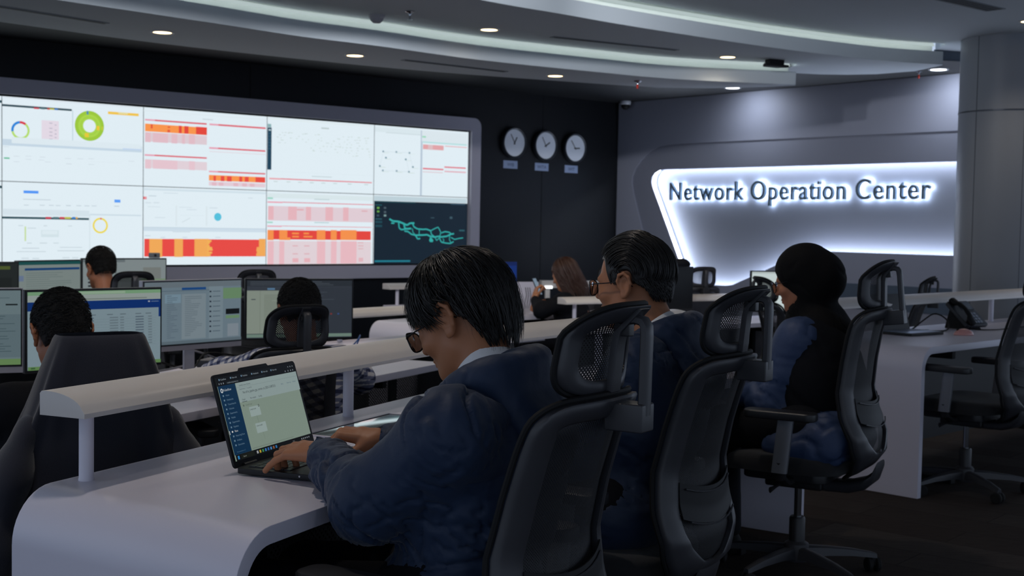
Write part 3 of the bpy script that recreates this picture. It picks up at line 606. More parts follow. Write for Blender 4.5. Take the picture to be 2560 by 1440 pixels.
UIW = [('r',-2.406,2.241,-1.22,2.257,'dde8f0'),('r',-2.406,2.195,-1.824,2.179,'2c4650'),('r',-2.137,2.186,-2.095,2.175,'d03a4c'),('r',-2.027,2.19,-2.007,2.176,'c8504a'),('r',-2.007,2.19,-1.97,2.178,'b8b84a'),('r',-1.967,2.191,-1.941,2.178,'3a78c0'),('r',-2.08,2.188,-2.048,2.176,'5a7880'),('d',-2.244,1.994,0.073,0.056,0,360,'b4dc6a'),('d',-2.244,1.994,0.074,0.055,95,190,'2a84d8'),('d',-2.244,1.994,0.074,0.055,52,95,'d83848'),('d',-1.674,2.066,0.125,0.054,0,360,'9cc83c'),('d',-1.674,2.066,0.096,0.054,0,360,'a8d44a'),('d',-1.674,2.066,0.074,0.072,0,360,'8ab83a'),('r',-1.613,2.07,-1.589,2.034,'ecc43c'),('r',-1.715,2.005,-1.68,1.97,'e4c83a'),('r',-1.699,2.19,-1.683,2.159,'4a8ab0'),('r',-1.57,2.068,-1.559,2.036,'c8cc3c'),('r',-1.515,2.198,-1.243,2.176,'f0c44c'),('r',-1.425,2.196,-1.341,2.184,'e4dca0'),('r',-2.074,2.088,-1.932,1.929,'e2d8e4'),('r',-2.012,2.071,-1.985,2.064,'b8b4c4'),('r',-1.967,2.058,-1.951,2.051,'b8b4c4'),('r',-2.012,2.029,-1.985,2.022,'b8b4c4'),('r',-1.967,2.016,-1.951,2.009,'b8b4c4'),('r',-2.012,1.998,-1.985,1.991,'b8b4c4'),('r',-1.967,1.985,-1.951,1.977,'b8b4c4'),('r',-2.012,1.969,-1.985,1.962,'b8b4c4'),('r',-1.967,1.956,-1.951,1.949,'b8b4c4'),('r',-2.012,1.94,-1.985,1.933,'b8b4c4'),('r',-1.967,1.927,-1.951,1.92,'b8b4c4'),('r',-1.82,2.184,-1.814,1.915,'b4ccd4'),('r',-2.244,1.914,-1.219,1.915,'cddfe9'),('r',-2.406,1.867,-1.213,1.918,'c4d6e4'),('r',-2.315,1.887,-1.219,1.936,'dce9f0'),('r',-2.376,1.77,-2.331,1.759,'58b890'),('r',-1.385,1.895,-1.219,1.885,'c0d4ee'),('r',-2.3,1.785,-2.254,1.782,'c4ced8'),('r',-2.203,1.79,-2.158,1.787,'c4ced8'),('r',-2.09,1.788,-2.043,1.785,'c4ced8'),('r',-1.88,1.787,-1.831,1.784,'c4ced8'),('r',-1.777,1.789,-1.728,1.786,'c4ced8'),('r',-2.048,1.75,-2.001,1.747,'c4ced8'),('r',-1.685,1.794,-1.635,1.791,'c4ced8'),('r',-2.203,1.764,-2.158,1.761,'c4ced8'),('r',-2.1,1.764,-2.053,1.761,'c4ced8'),('r',-2.3,1.741,-2.254,1.738,'c4ced8'),('r',-1.873,1.743,-1.825,1.739,'c4ced8'),('r',-1.333,1.789,-1.282,1.786,'c4ced8'),('r',-1.685,1.746,-1.635,1.743,'c4ced8'),('r',-2.381,1.858,-2.335,1.855,'c4ced8'),('r',-1.674,1.77,-1.395,1.769,'d0dae2'),('r',-2.22,1.509,-2.099,1.487,'4e94f4'),('r',-1.456,1.456,-1.403,1.431,'5a9cf4'),('r',-2.223,1.44,-1.999,1.436,'aebcc8'),('r',-2.217,1.393,-2.178,1.388,'b8c6d0'),('r',-2.089,1.395,-2.049,1.39,'b8c6d0'),('r',-2.014,1.396,-1.973,1.391,'b8c6d0'),('r',-1.958,1.396,-1.918,1.391,'b8c6d0'),('r',-1.872,1.398,-1.831,1.392,'b8c6d0'),('r',-1.784,1.399,-1.743,1.394,'b8c6d0'),('r',-1.716,1.399,-1.674,1.394,'b8c6d0'),('r',-1.654,1.4,-1.611,1.395,'b8c6d0'),('r',-1.457,1.403,-1.414,1.397,'b8c6d0'),('r',-2.407,1.357,-1.674,1.308,'d4e2ea'),('r',-2.407,1.295,-1.677,1.278,'31505a'),('r',-2.041,1.298,-1.996,1.281,'c83c50'),('r',-1.979,1.299,-1.933,1.282,'52747c'),('r',-1.925,1.3,-1.884,1.283,'cc4450'),('r',-1.882,1.301,-1.831,1.284,'c0c050'),('r',-1.82,1.302,-1.792,1.285,'3a80c8'),('r',-1.789,1.302,-1.774,1.285,'dca850'),('r',-1.669,1.33,-1.217,1.319,'cadae4'),('d',-1.579,1.233,0.066,0.051,0,360,'ecd84c'),('d',-1.579,1.233,0.066,0.051,78,92,'d86070'),('r',-2.212,1.217,-2.2,1.098,'c4dca0'),('r',-2.079,1.189,-1.932,1.132,'d2e2e8'),('r',-2.069,1.184,-1.943,1.155,'dceaf0'),('r',-2.188,1.207,-2.119,1.201,'c4d2da'),('r',-2.193,1.085,-2.154,1.078,'c4d2da'),('r',-2.089,1.086,-2.029,1.079,'c4d2da'),('r',-1.978,1.086,-1.932,1.08,'c4d2da'),('r',-2.232,1.043,-2.094,1.036,'c4d2da'),('r',-2.276,1.015,-2.039,1.009,'c4d2da'),('r',-1.923,1.051,-1.736,1.045,'c4d2da'),('r',-1.943,1.023,-1.716,1.016,'c4d2da'),('r',-2.237,0.961,-2.178,0.954,'c4d2da'),('r',-2.149,0.96,-2.094,0.953,'c4d2da'),('r',-1.902,0.965,-1.841,0.958,'c4d2da'),('r',-1.82,0.965,-1.767,0.958,'c4d2da'),('r',-2.262,1.226,-2.223,1.22,'c4d2da'),('r',-2.058,1.228,-2.029,1.221,'c4d2da'),('r',-1.856,1.229,-1.82,1.223,'c4d2da'),('r',-1.674,1.327,-1.668,0.936,'cfdde4'),('r',-1.2,2.224,-0.014,2.234,'dde9ef'),('r',-1.185,2.158,-0.607,2.144,'dc6472'),('r',-1.185,2.158,-1.095,2.144,'e6a0b4'),('r',-0.581,2.158,-0.017,2.143,'dc6472'),('r',-0.581,2.158,-0.493,2.144,'e6a0b4'),('r',-0.582,1.948,-0.018,1.934,'dc6472'),('r',-0.582,1.948,-0.495,1.933,'e6a0b4'),('r',-1.187,1.855,-0.605,1.842,'dc6472'),('r',-1.187,1.855,-1.097,1.841,'e6a0b4'),('r',-0.583,1.738,-0.017,1.725,'dc6472'),('r',-0.583,1.738,-0.495,1.724,'e6a0b4'),('r',-1.185,2.118,-0.605,2.052,'f8954c'),('r',-0.873,2.12,-0.846,2.054,'e2483c'),('r',-0.821,2.12,-0.782,2.054,'e2483c'),('r',-0.71,2.121,-0.605,2.054,'e2483c'),('r',-1.133,2.116,-1.116,2.079,'e4583c'),('r',-0.977,2.106,-0.955,2.094,'e4583c'),('r',-0.979,2.078,-0.955,2.054,'e4583c'),('r',-1.185,2.045,-0.605,1.966,'dccad2'),('r',-1.185,2.042,-1.134,1.96,'e0bcc6'),('r',-1.114,2.043,-0.974,1.962,'e0bcc6'),('r',-0.941,2.046,-0.887,1.962,'e0bcc6'),('r',-0.843,2.047,-0.815,1.963,'e0bcc6'),('r',-0.777,2.048,-0.72,1.964,'e0bcc6'),('r',-1.184,1.812,-0.603,1.738,'e0d0d8'),('r',-1.184,1.81,-1.131,1.732,'e4c4ce'),('r',-1.112,1.811,-0.885,1.734,'e4c4ce'),('r',-0.775,1.814,-0.719,1.736,'e4c4ce'),('r',-0.579,1.912,-0.017,1.906,'e0d4dc'),('r',-0.583,1.7,-0.018,1.65,'f8964e'),('r',-0.538,1.694,-0.515,1.647,'e64c40'),('r',-0.466,1.695,-0.431,1.648,'e64c40'),('r',-0.406,1.695,-0.359,1.648,'e64c40'),('r',-0.283,1.697,-0.253,1.649,'e64c40'),('r',-0.227,1.697,-0.188,1.65,'e64c40'),('r',-0.118,1.699,-0.018,1.651,'e64c40'),('r',-0.583,1.64,-0.017,1.606,'e2ccd6'),('r',-0.554,1.635,-0.509,1.605,'e0b8c4'),('r',-0.486,1.636,-0.44,1.606,'e0b8c4'),('r',-0.341,1.637,-0.294,1.607,'e0b8c4'),('r',-0.253,1.638,-0.206,1.607,'e0b8c4'),('r',-0.176,1.638,-0.128,1.608,'e0b8c4'),('r',-0.931,2.213,-0.756,2.212,'ccd8e0'),('r',-0.649,2.196,-0.547,2.188,'c4d0d8'),('r',-1.202,1.562,-0.005,1.545,'cfdfe8'),('r',-1.201,1.489,-1.167,1.466,'e69098'),('r',-1.201,1.489,-1.188,1.466,'d85c64'),('r',-1.195,1.225,-0.001,1.192,'ccdce8'),('r',-1.195,1.222,-0.001,1.227,'bccedb'),('r',-1.014,1.527,-0.878,1.524,'b4c6d2'),('r',-1.148,1.5,-1.078,1.494,'b8c8d2'),('d',-0.493,1.326,0.036,0.0,0,360,'54c0dc'),('r',-1.187,1.124,-0.008,0.97,'e64a44'),('r',-1.141,1.124,-1.022,0.965,'f0a858'),('r',-0.909,1.126,-0.828,0.966,'f0a858'),('r',-0.718,1.127,-0.578,0.968,'f0a858'),('r',-0.076,1.132,-0.008,0.972,'f0a858'),('r',-0.596,1.128,-0.588,1.11,'f0b058'),('r',-0.596,1.118,-0.554,1.1,'f0b058'),('r',-0.596,1.102,-0.568,1.084,'f0b058'),('r',-0.596,1.071,-0.57,1.053,'f0b058'),('r',-0.596,1.055,-0.547,1.037,'f0b058'),('r',-0.596,1.039,-0.542,1.022,'f0b058'),('r',-0.596,1.013,-0.547,0.995,'f0b058'),('r',-0.596,0.992,-0.561,0.974,'f0b058'),('r',-0.099,1.056,-0.072,1.032,'f0a858'),('r',-0.102,1.04,-0.072,1.016,'f0a858'),('r',-0.097,1.019,-0.072,0.995,'f0a858'),('r',-0.104,0.997,-0.072,0.973,'f0a858'),('r',-1.159,1.404,-1.041,1.401,'c2d0da'),('r',-0.867,1.406,-0.745,1.403,'c2d0da'),('r',-0.795,1.387,-0.7,1.383,'c2d0da'),('r',-1.094,1.312,-0.997,1.308,'c2d0da'),('r',-0.855,1.334,-0.626,1.333,'c2d0da'),('r',-0.576,1.408,-0.496,1.403,'c2d0da'),('r',-0.193,1.507,-0.145,1.502,'c2d0da'),('r',-1.18,1.439,-1.126,1.434,'c2d0da'),('r',-1.106,1.441,-1.052,1.436,'c2d0da'),('r',-0.926,1.19,-0.76,1.185,'c2d0da'),('r',-1.184,1.154,-1.131,1.148,'c2d0da'),('r',-1.039,1.14,-0.996,1.134,'c2d0da'),('r',-0.832,1.142,-0.787,1.136,'c2d0da'),('r',-0.517,1.144,-0.465,1.138,'c2d0da'),('l',[(-0.838,1.273),(-0.799,1.292),(-0.761,1.313)],0.004,'c2d0d6'),('r',-0.899,1.418,-0.887,1.239,'d8e4ea'),('r',-0.61,1.42,-0.597,1.243,'d8e4ea'),('r',0.002,2.244,1.172,2.236,'dce8ea'),('r',0.003,2.16,0.045,1.772,'1f4258'),('r',0.003,2.193,0.04,2.162,'8ab0b4'),('r',0.015,2.112,0.033,2.1,'345a70'),('r',0.016,2.084,0.033,2.072,'345a70'),('r',0.016,2.056,0.033,2.044,'345a70'),('r',0.016,2.028,0.033,2.016,'345a70'),('r',0.016,2.0,0.034,1.988,'345a70'),('r',0.016,1.972,0.034,1.96,'345a70'),('r',0.014,2.145,0.038,2.131,'b0c8d0'),('r',0.004,1.759,1.176,1.758,'cfdde4'),('r',0.025,1.697,1.158,1.687,'e27884'),('r',0.025,1.697,0.145,1.684,'e8a0a8'),('r',0.576,2.196,0.662,2.183,'bccacc'),('r',0.478,1.731,0.698,1.725,'b8c8cc'),('r',0.326,2.1,0.341,2.093,'cad8d8'),('r',0.182,2.128,0.201,2.121,'cad8d8'),('r',0.91,2.129,0.926,2.121,'cad8d8'),('r',0.368,2.074,0.38,2.066,'cad8d8'),('r',1.063,2.124,1.082,2.116,'cad8d8'),('r',0.911,2.052,0.923,2.044,'cad8d8'),('r',0.983,2.001,1.0,1.993,'cad8d8'),('r',0.774,2.053,0.789,2.045,'cad8d8'),('r',0.182,2.032,0.193,2.024,'cad8d8'),('r',0.81,2.021,0.825,2.014,'cad8d8'),('r',0.508,2.027,0.518,2.019,'cad8d8'),('r',0.395,2.13,0.41,2.123,'cad8d8'),('r',1.125,1.943,1.136,1.935,'cad8d8'),('r',0.777,2.102,0.787,2.094,'cad8d8'),('r',0.734,2.027,0.748,2.02,'cad8d8'),('r',0.688,2.047,0.698,2.039,'cad8d8'),('r',0.154,2.055,0.17,2.047,'cad8d8'),('r',0.976,2.102,0.987,2.094,'cad8d8'),('r',0.552,2.128,0.562,2.12,'cad8d8'),('r',1.087,2.021,1.109,2.013,'cad8d8'),('r',0.112,2.03,0.121,2.022,'cad8d8'),('r',0.753,2.103,0.765,2.095,'cad8d8'),('r',0.538,2.078,0.554,2.071,'cad8d8'),('r',0.249,2.128,0.263,2.12,'cad8d8'),('r',0.459,1.997,0.474,1.99,'cad8d8'),('r',0.534,2.052,0.544,2.044,'cad8d8'),('r',0.151,2.125,0.166,2.118,'cad8d8'),('r',1.093,2.126,1.109,2.118,'cad8d8'),('r',0.412,2.13,0.427,2.122,'cad8d8'),('r',0.884,1.971,0.895,1.963,'cad8d8'),('r',0.75,1.971,0.765,1.963,'cad8d8'),('r',0.125,2.03,0.14,2.023,'cad8d8'),('r',0.882,1.969,0.893,1.961,'cad8d8'),('r',1.117,1.966,1.134,1.959,'cad8d8'),('r',0.985,2.126,0.996,2.118,'cad8d8'),('r',0.302,2.078,0.319,2.071,'cad8d8'),('r',0.911,1.995,0.926,1.988,'cad8d8'),('r',0.757,2.026,0.772,2.018,'cad8d8'),('r',0.593,2.022,0.61,2.014,'cad8d8'),('r',0.137,2.075,0.148,2.068,'cad8d8'),('r',0.97,2.073,0.985,2.065,'cad8d8'),('r',0.568,1.972,0.58,1.964,'cad8d8'),('r',0.097,2.082,0.115,2.075,'cad8d8'),('r',0.648,2.053,0.664,2.046,'cad8d8'),('r',0.932,1.943,0.946,1.935,'cad8d8'),('r',0.171,2.102,0.189,2.095,'cad8d8'),('r',0.708,2.08,0.718,2.072,'cad8d8'),('r',0.994,2.128,1.008,2.12,'cad8d8'),('r',0.897,2.025,0.916,2.017,'cad8d8'),('r',0.971,1.975,0.982,1.967,'cad8d8'),('r',0.722,1.999,0.736,1.991,'cad8d8'),('r',0.974,1.95,0.994,1.942,'cad8d8'),('r',0.573,2.099,0.583,2.091,'cad8d8'),('r',0.989,2.073,1.003,2.065,'cad8d8'),('r',0.975,2.023,0.996,2.015,'cad8d8'),('r',0.815,2.125,0.825,2.117,'cad8d8'),('r',0.618,1.972,0.632,1.964,'cad8d8'),('r',0.874,2.125,0.89,2.117,'cad8d8'),('r',0.536,2.078,0.552,2.071,'cad8d8'),('r',1.111,2.0,1.121,1.992,'cad8d8'),('r',0.235,2.079,0.255,2.072,'cad8d8'),('r',0.999,2.101,1.02,2.094,'cad8d8'),('r',0.392,2.126,0.406,2.118,'cad8d8'),('r',0.862,2.098,0.881,2.091,'cad8d8'),('r',1.075,2.077,1.097,2.07,'cad8d8'),('r',0.762,2.099,0.784,2.092,'cad8d8'),('r',0.852,2.021,0.87,2.013,'cad8d8'),('r',0.997,2.046,1.016,2.038,'cad8d8'),('r',0.402,2.05,0.417,2.042,'cad8d8'),('r',0.495,1.972,0.507,1.964,'cad8d8'),('r',0.532,2.129,0.551,2.121,'cad8d8'),('r',0.554,2.001,0.567,1.994,'cad8d8'),('r',0.12,2.103,0.14,2.096,'cad8d8'),('r',0.733,1.998,0.745,1.991,'cad8d8'),('r',0.887,2.072,0.897,2.064,'cad8d8'),('r',0.224,2.13,0.241,2.122,'cad8d8'),('r',0.784,2.029,0.796,2.021,'cad8d8'),('r',0.859,2.054,0.872,2.046,'cad8d8'),('r',0.213,2.124,0.229,2.116,'cad8d8'),('r',0.709,2.074,0.726,2.066,'cad8d8'),('r',1.074,2.1,1.092,2.092,'cad8d8'),('r',0.829,2.075,0.84,2.067,'cad8d8'),('r',0.96,1.946,0.974,1.938,'cad8d8'),('r',0.635,2.022,0.647,2.014,'cad8d8'),('r',0.481,1.972,0.493,1.964,'cad8d8'),('r',0.779,2.021,0.791,2.013,'cad8d8'),('r',0.247,2.129,0.263,2.122,'cad8d8'),('r',0.571,2.073,0.586,2.065,'cad8d8'),('r',0.839,1.974,0.85,1.966,'cad8d8'),('r',0.627,2.054,0.644,2.046,'cad8d8'),('r',1.031,2.019,1.051,2.012,'cad8d8'),('r',0.506,2.124,0.517,2.116,'cad8d8'),('r',0.678,2.023,0.693,2.015,'cad8d8'),('r',0.946,2.097,0.966,2.09,'cad8d8'),('r',0.999,2.125,1.014,2.118,'cad8d8'),('r',1.114,1.993,1.125,1.985,'cad8d8'),('r',0.136,2.057,0.153,2.049,'cad8d8'),('r',0.428,2.075,0.439,2.067,'cad8d8'),('r',1.102,2.13,1.114,2.122,'cad8d8'),('r',0.366,2.123,0.385,2.116,'cad8d8'),('r',0.104,2.08,0.115,2.072,'cad8d8'),('r',0.846,1.996,0.859,1.988,'cad8d8'),('r',0.482,1.98,0.496,1.972,'cad8d8'),('r',1.099,2.022,1.112,2.014,'cad8d8'),('r',0.069,1.668,0.109,1.662,'b8c8c8'),('r',0.204,1.669,0.244,1.663,'b8c8c8'),('r',0.328,1.67,0.37,1.664,'b8c8c8'),('r',0.454,1.671,0.497,1.664,'b8c8c8'),('r',0.582,1.671,0.625,1.665,'b8c8c8'),('r',0.712,1.672,0.756,1.666,'b8c8c8'),('r',0.875,1.673,0.92,1.666,'b8c8c8'),('r',1.067,1.674,1.112,1.667,'b8c8c8'),('r',0.007,1.556,1.178,1.513,'d8e6ea'),('r',0.008,1.517,0.065,1.501,'9cd4c4'),('r',0.007,1.292,0.065,1.279,'9cd4c4'),('r',0.008,1.479,1.178,1.472,'de6c80'),('r',0.008,1.479,0.166,1.467,'ea9cae'),('r',0.014,1.438,1.181,1.303,'dfccd4'),('r',0.017,1.436,0.073,1.311,'e4b4bc'),('r',0.227,1.437,0.319,1.312,'e4b4bc'),('r',0.418,1.439,0.474,1.312,'e4b4bc'),('r',0.633,1.441,0.717,1.312,'e4b4bc'),('r',0.831,1.442,0.893,1.312,'e4b4bc'),('r',1.043,1.417,1.111,1.406,'dca8b0'),('r',0.319,1.416,0.393,1.403,'e0a8b0'),('r',0.008,1.256,1.161,1.251,'e27080'),('r',0.008,1.256,0.16,1.245,'e89cae'),('r',0.011,1.215,1.153,1.128,'e2463e'),('r',0.011,1.214,0.075,1.121,'f4904c'),('r',0.135,1.216,0.22,1.122,'f4904c'),('r',0.539,1.22,0.634,1.125,'f4904c'),('r',0.694,1.222,0.761,1.125,'f4904c'),('r',0.804,1.224,0.987,1.127,'f4904c'),('r',0.27,1.193,0.344,1.178,'f4944c'),('r',0.395,1.194,0.453,1.179,'f4944c'),('r',0.273,1.162,0.344,1.148,'f4944c'),('r',0.395,1.163,0.491,1.149,'f4944c'),('r',0.209,1.147,0.253,1.122,'f4944c'),('r',0.271,1.573,0.272,1.572,'f4944c'),('r',0.011,1.114,1.156,0.889,'dfd0d6'),('r',0.014,1.112,0.077,0.896,'e6b8c0'),('r',0.136,1.112,0.189,0.897,'e6b8c0'),('r',0.543,1.115,0.634,0.899,'e6b8c0'),('r',0.698,1.116,0.761,0.9,'e6b8c0'),('r',0.806,1.117,0.99,0.9,'e6b8c0'),('r',0.277,1.074,0.334,1.063,'dcb0b8'),('r',0.278,0.999,0.334,0.988,'dcb0b8'),('r',0.278,0.952,0.341,0.914,'e4b0b8'),('r',0.402,1.074,0.46,1.063,'dcb0b8'),('r',0.403,0.999,0.461,0.988,'dcb0b8'),('r',0.404,0.952,0.468,0.914,'e4b0b8'),('r',1.005,1.107,1.067,1.097,'dcb4ba'),('r',1.007,1.077,1.068,1.066,'dcb4ba'),('r',1.007,1.048,1.068,1.038,'dcb4ba'),('r',1.014,0.955,1.067,0.916,'e0b4bc'),('r',0.506,1.516,0.676,1.508,'b8ccd0'),('r',0.509,1.295,0.672,1.288,'a8c4c8'),('r',1.184,2.242,1.743,2.195,'d8e6ec'),('r',1.316,2.196,1.739,2.189,'c8d6dc'),('r',1.742,2.24,1.764,1.571,'b4c4d4'),('r',1.755,2.241,2.335,2.129,'dae6ec'),('r',1.76,2.185,1.806,2.169,'98d8b8'),('r',1.767,2.13,2.332,2.117,'b0dcdc'),('r',1.77,2.101,2.031,2.053,'e0a4a8'),('r',1.833,2.101,1.894,2.051,'dcbcc0'),('r',2.047,2.102,2.332,2.093,'e2b0b4'),('r',1.772,1.864,2.032,1.85,'e06878'),('r',2.044,1.89,2.322,1.877,'de6878'),('r',1.772,1.828,2.026,1.82,'dcc4cc'),('r',2.046,1.846,2.324,1.833,'e0acb8'),('r',1.278,2.012,1.298,1.997,'5c8496'),('r',1.288,1.994,1.356,1.992,'b8ccb8'),('r',1.435,2.015,1.454,1.999,'5c8496'),('r',1.444,1.997,1.514,1.995,'b8ccb8'),('r',1.594,2.014,1.613,1.998,'5c8496'),('r',1.603,1.995,1.674,1.994,'b8ccb8'),('r',1.311,1.952,1.33,1.936,'5c8496'),('r',1.32,1.933,1.389,1.931,'b8ccb8'),('r',1.55,1.947,1.569,1.931,'5c8496'),('r',1.559,1.929,1.63,1.927,'b8ccb8'),('r',1.24,1.868,1.259,1.852,'5c8496'),('r',1.249,1.85,1.318,1.847,'b8ccb8'),('r',1.638,1.875,1.658,1.859,'5c8496'),('r',1.647,1.856,1.719,1.854,'b8ccb8'),('r',1.276,1.825,1.295,1.809,'5c8496'),('r',1.285,1.807,1.354,1.805,'b8ccb8'),('r',1.441,1.827,1.461,1.811,'5c8496'),('r',1.45,1.809,1.521,1.806,'b8ccb8'),('r',1.59,1.825,1.61,1.809,'5c8496'),('r',1.599,1.807,1.671,1.804,'b8ccb8'),('l',[(1.288,2.004),(1.603,2.007)],0.003,'c8d8e0'),('l',[(1.282,1.983),(1.249,1.863)],0.003,'c8d8e0'),('l',[(1.603,2.0),(1.647,1.87)],0.003,'c8d8e0'),('l',[(1.284,1.817),(1.599,1.817)],0.003,'c8d8e0'),('l',[(1.569,1.924),(1.599,1.825)],0.003,'c8d8e0'),('r',1.188,1.565,2.341,1.519,'bdd0d8'),('r',1.189,1.516,2.354,0.881,'13222f'),('r',1.189,1.516,1.687,1.503,'1c4650'),('r',1.205,0.929,1.632,0.912,'1f7a8c'),('r',1.202,1.48,1.281,1.472,'1f5a64'),('r',1.205,1.343,1.283,1.333,'2a5a66'),('r',1.205,1.319,1.286,1.297,'1c4450'),('r',1.205,1.28,1.287,1.258,'1c4450'),('r',1.223,1.456,1.251,1.438,'6aa84a'),('r',1.224,1.421,1.251,1.403,'6aa84a'),('r',1.304,1.458,1.332,1.44,'4a5a64'),('r',1.305,1.417,1.333,1.398,'4a5a64'),('r',1.221,1.381,1.249,1.363,'3a5060'),('r',1.305,1.383,1.334,1.364,'7a9a9a'),('r',2.134,1.509,2.32,1.502,'3a5a70'),('r',1.88,1.365,1.927,1.357,'3a5460'),('r',2.123,1.378,2.158,1.354,'3a5460'),('r',2.249,1.243,2.319,1.228,'2c5c66'),('l',[(1.371,1.34),(1.413,1.32),(1.483,1.316),(1.547,1.296),(1.586,1.281),(1.625,1.302),(1.677,1.303)],0.018,'32a8a4'),('l',[(1.394,1.299),(1.432,1.299)],0.014,'32a8a4'),('l',[(1.483,1.316),(1.491,1.253),(1.516,1.235),(1.587,1.244)],0.014,'32a8a4'),('l',[(1.547,1.296),(1.561,1.248),(1.587,1.244),(1.638,1.249)],0.018,'32a8a4'),('l',[(1.657,1.298),(1.671,1.266),(1.717,1.245),(1.783,1.241),(1.829,1.244),(1.882,1.228)],0.014,'32a8a4'),('l',[(1.555,1.222),(1.601,1.217),(1.64,1.191),(1.692,1.181),(1.719,1.144),(1.752,1.149)],0.014,'32a8a4'),('l',[(1.652,1.25),(1.659,1.212),(1.692,1.181)],0.008,'32a8a4'),('l',[(1.738,1.235),(1.738,1.181)],0.009,'32a8a4'),('l',[(1.692,1.181),(1.784,1.184),(1.837,1.188),(1.877,1.172),(1.931,1.164),(1.985,1.173),(2.005,1.165),(2.086,1.174),(2.14,1.196),(2.181,1.202)],0.016,'32a8a4'),('l',[(1.882,1.228),(1.923,1.248),(1.976,1.267),(2.01,1.216),(1.998,1.167)],0.01,'32a8a4'),('l',[(1.882,1.228),(1.89,1.193),(1.931,1.167)],0.012,'32a8a4'),('l',[(2.018,1.208),(2.065,1.222),(2.12,1.215),(2.147,1.196)],0.012,'32a8a4'),('l',[(2.127,1.196),(2.121,1.141),(2.142,1.109)],0.009,'32a8a4'),('l',[(1.884,1.161),(1.872,1.123),(1.911,1.124),(1.885,1.15)],0.02,'32a8a4'),('l',[(1.938,1.161),(1.958,1.129),(1.992,1.157)],0.009,'32a8a4'),('l',[(1.992,1.157),(2.019,1.113),(2.08,1.103),(2.136,1.1),(2.176,1.12)],0.012,'32a8a4'),('l',[(2.141,1.163),(2.189,1.142),(2.244,1.153),(2.3,1.159)],0.01,'32a8a4'),('l',[(2.039,1.151),(2.053,1.13),(2.039,1.119)],0.008,'32a8a4')]
cols = [-3.58, -2.392, -1.2, -.003, 1.18, 2.352]; rowsz = [(1.580, 2.258), (.896, 1.576)]
labs = {(0, 0): 'outermost left display beyond the ring charts, upper row', (0, 1): 'outermost left display beyond the ring charts, lower row',
        (1, 0): 'upper left display showing a green ring chart', (1, 1): 'lower left display with blue buttons and a yellow ring chart',
        (2, 0): 'display with orange and red tables under red title bars', (2, 1): 'display with a broad red and orange striped band along its foot',
        (3, 0): 'pale display with a dark side menu and faint network map', (3, 1): 'display filled with pink table rows and one red band',
        (4, 0): 'upper right display split between a node diagram and small red tables', (4, 1): 'dark display showing a teal glowing network map'}
for ci in range(5):
    for ri in range(2):
        a, b = cols[ci] + .002, cols[ci + 1] - .002; z0, z1 = rowsz[ri]; w_, h_ = b - a, z1 - z0
        t = thing('display_panel', labs[ci, ri], 'display', (0, 0, 0), 0, 'displays of the video wall')
        t.matrix_basis = TV @ Matrix.Translation((a, z0, 0))
        m = MB(); m.box((0, 0, -.045), (w_, h_, -.002)); m.build('housing', M['bezel'], t, bevel=.002)
        u = UI(w_, h_, 'e0edf4'); u.v = [(x, y, z) for x, y, z in u.v]
        u.r(0, 0, w_, .0015, '3c4c5c'); u.r(0, 0, .0015, h_, '3c4c5c')
        for e in UIW:
            if e[0] == 'r':
                _, x0, y0, x1, y1, c = e; cx, cy = (x0 + x1) / 2, (y0 + y1) / 2
                if a - .01 < cx < b + .01 and z0 - .01 < cy < z1 + .01: u.r(x0 - a, y0 - z0, x1 - a, y1 - z0, c)
            elif e[0] == 'd':
                _, x0, y0, r, rin, t0, t1, c = e
                if a < x0 < b and z0 < y0 < z1: u.ring(x0 - a, y0 - z0, r, rin, t0, t1, c)
            else:
                _, pts, wd, c = e; cx, cy = pts[0]
                if a < cx < b and z0 < cy < z1: u.line([(x - a, y - z0) for x, y in pts], wd, c)
        if ci == 0:
            u.R(0, .05, 1, .08, '31505a'); u.rows(.08, .2, .9, .9, 12, 'c4d2da', .2, ri)
        u.build('screen', MATS['screen_video'], t, smooth=0)
sur = MB(); n8 = 8
sur.prism(rrect(-3.72, .755, 2.492, 2.405, .09, n8), -.049, .035, TV, hole=rrect(-3.60, .878, 2.372, 2.276, .012, n8))
tag(sur.build('video_wall_surround', M['frameband'], smooth=40), 'wide grey rounded frame around the video wall', 'frame')
bk = MB(); bk.box((-3.6, .876, -.049), (2.372, 2.278, -.046), TV)
tag(bk.build('video_wall_backing', M['bezel'], smooth=0), 'black gap panel behind the video wall displays', 'panel')

# clocks
def clock(s, z, hh, mm, label, txt, plab):
    t = thing('wall_clock', label, 'clock', (0, 0, 0), 0, 'wall clocks'); t.matrix_basis = TV @ Matrix.Translation((s, z, -.05))
    m = MB(); m.lathe([(.001, 0), (.150, 0), (.165, .012), (.165, .05), (.158, .056), (.146, .052), (.143, .04)], 48); m.build('case', mat('clock_case', '2b3038', .35), t, smooth=40)
    m = MB(); m.lathe([(.001, .036), (.144, .036), (.144, .0425), (.001, .0425)], 48); m.build('dial', mat('clock_dial', 'e4eaf2', .6), t, smooth=0)
    for nm, ang, L, w0 in (('hour_hand', -(hh + mm / 60) * 30, .07, .006), ('minute_hand', -mm * 6, .105, .0042)):
        m = MB(); m.box((-w0, -.018, .0435), (w0, L, .0448), Matrix.Rotation(R(ang), 4, 'Z')); m.build(nm, mat('clock_hand', '15181d', .5), t, smooth=0)
    p = thing('name_plate', plab, 'name plate', (0, 0, 0), 0, 'plates below the clocks'); p.matrix_basis = TV @ Matrix.Translation((s - .02, z - .232, -.05))
    m = MB(); m.box((-.098, -.042, 0), (.098, .042, .006)); m.build('plate', mat('plate_face', '8fa0c0', .4), p, bevel=.001)
    v, f = text_geo(txt); k = .052; wd = v[:, 0].max() * k; m = MB(); m.add([(x * k - wd / 2, y * k - .018, .0065) for x, y, _ in v], f); m.build('lettering', mat('plate_ink', '2c3a55', .6), p, smooth=0)
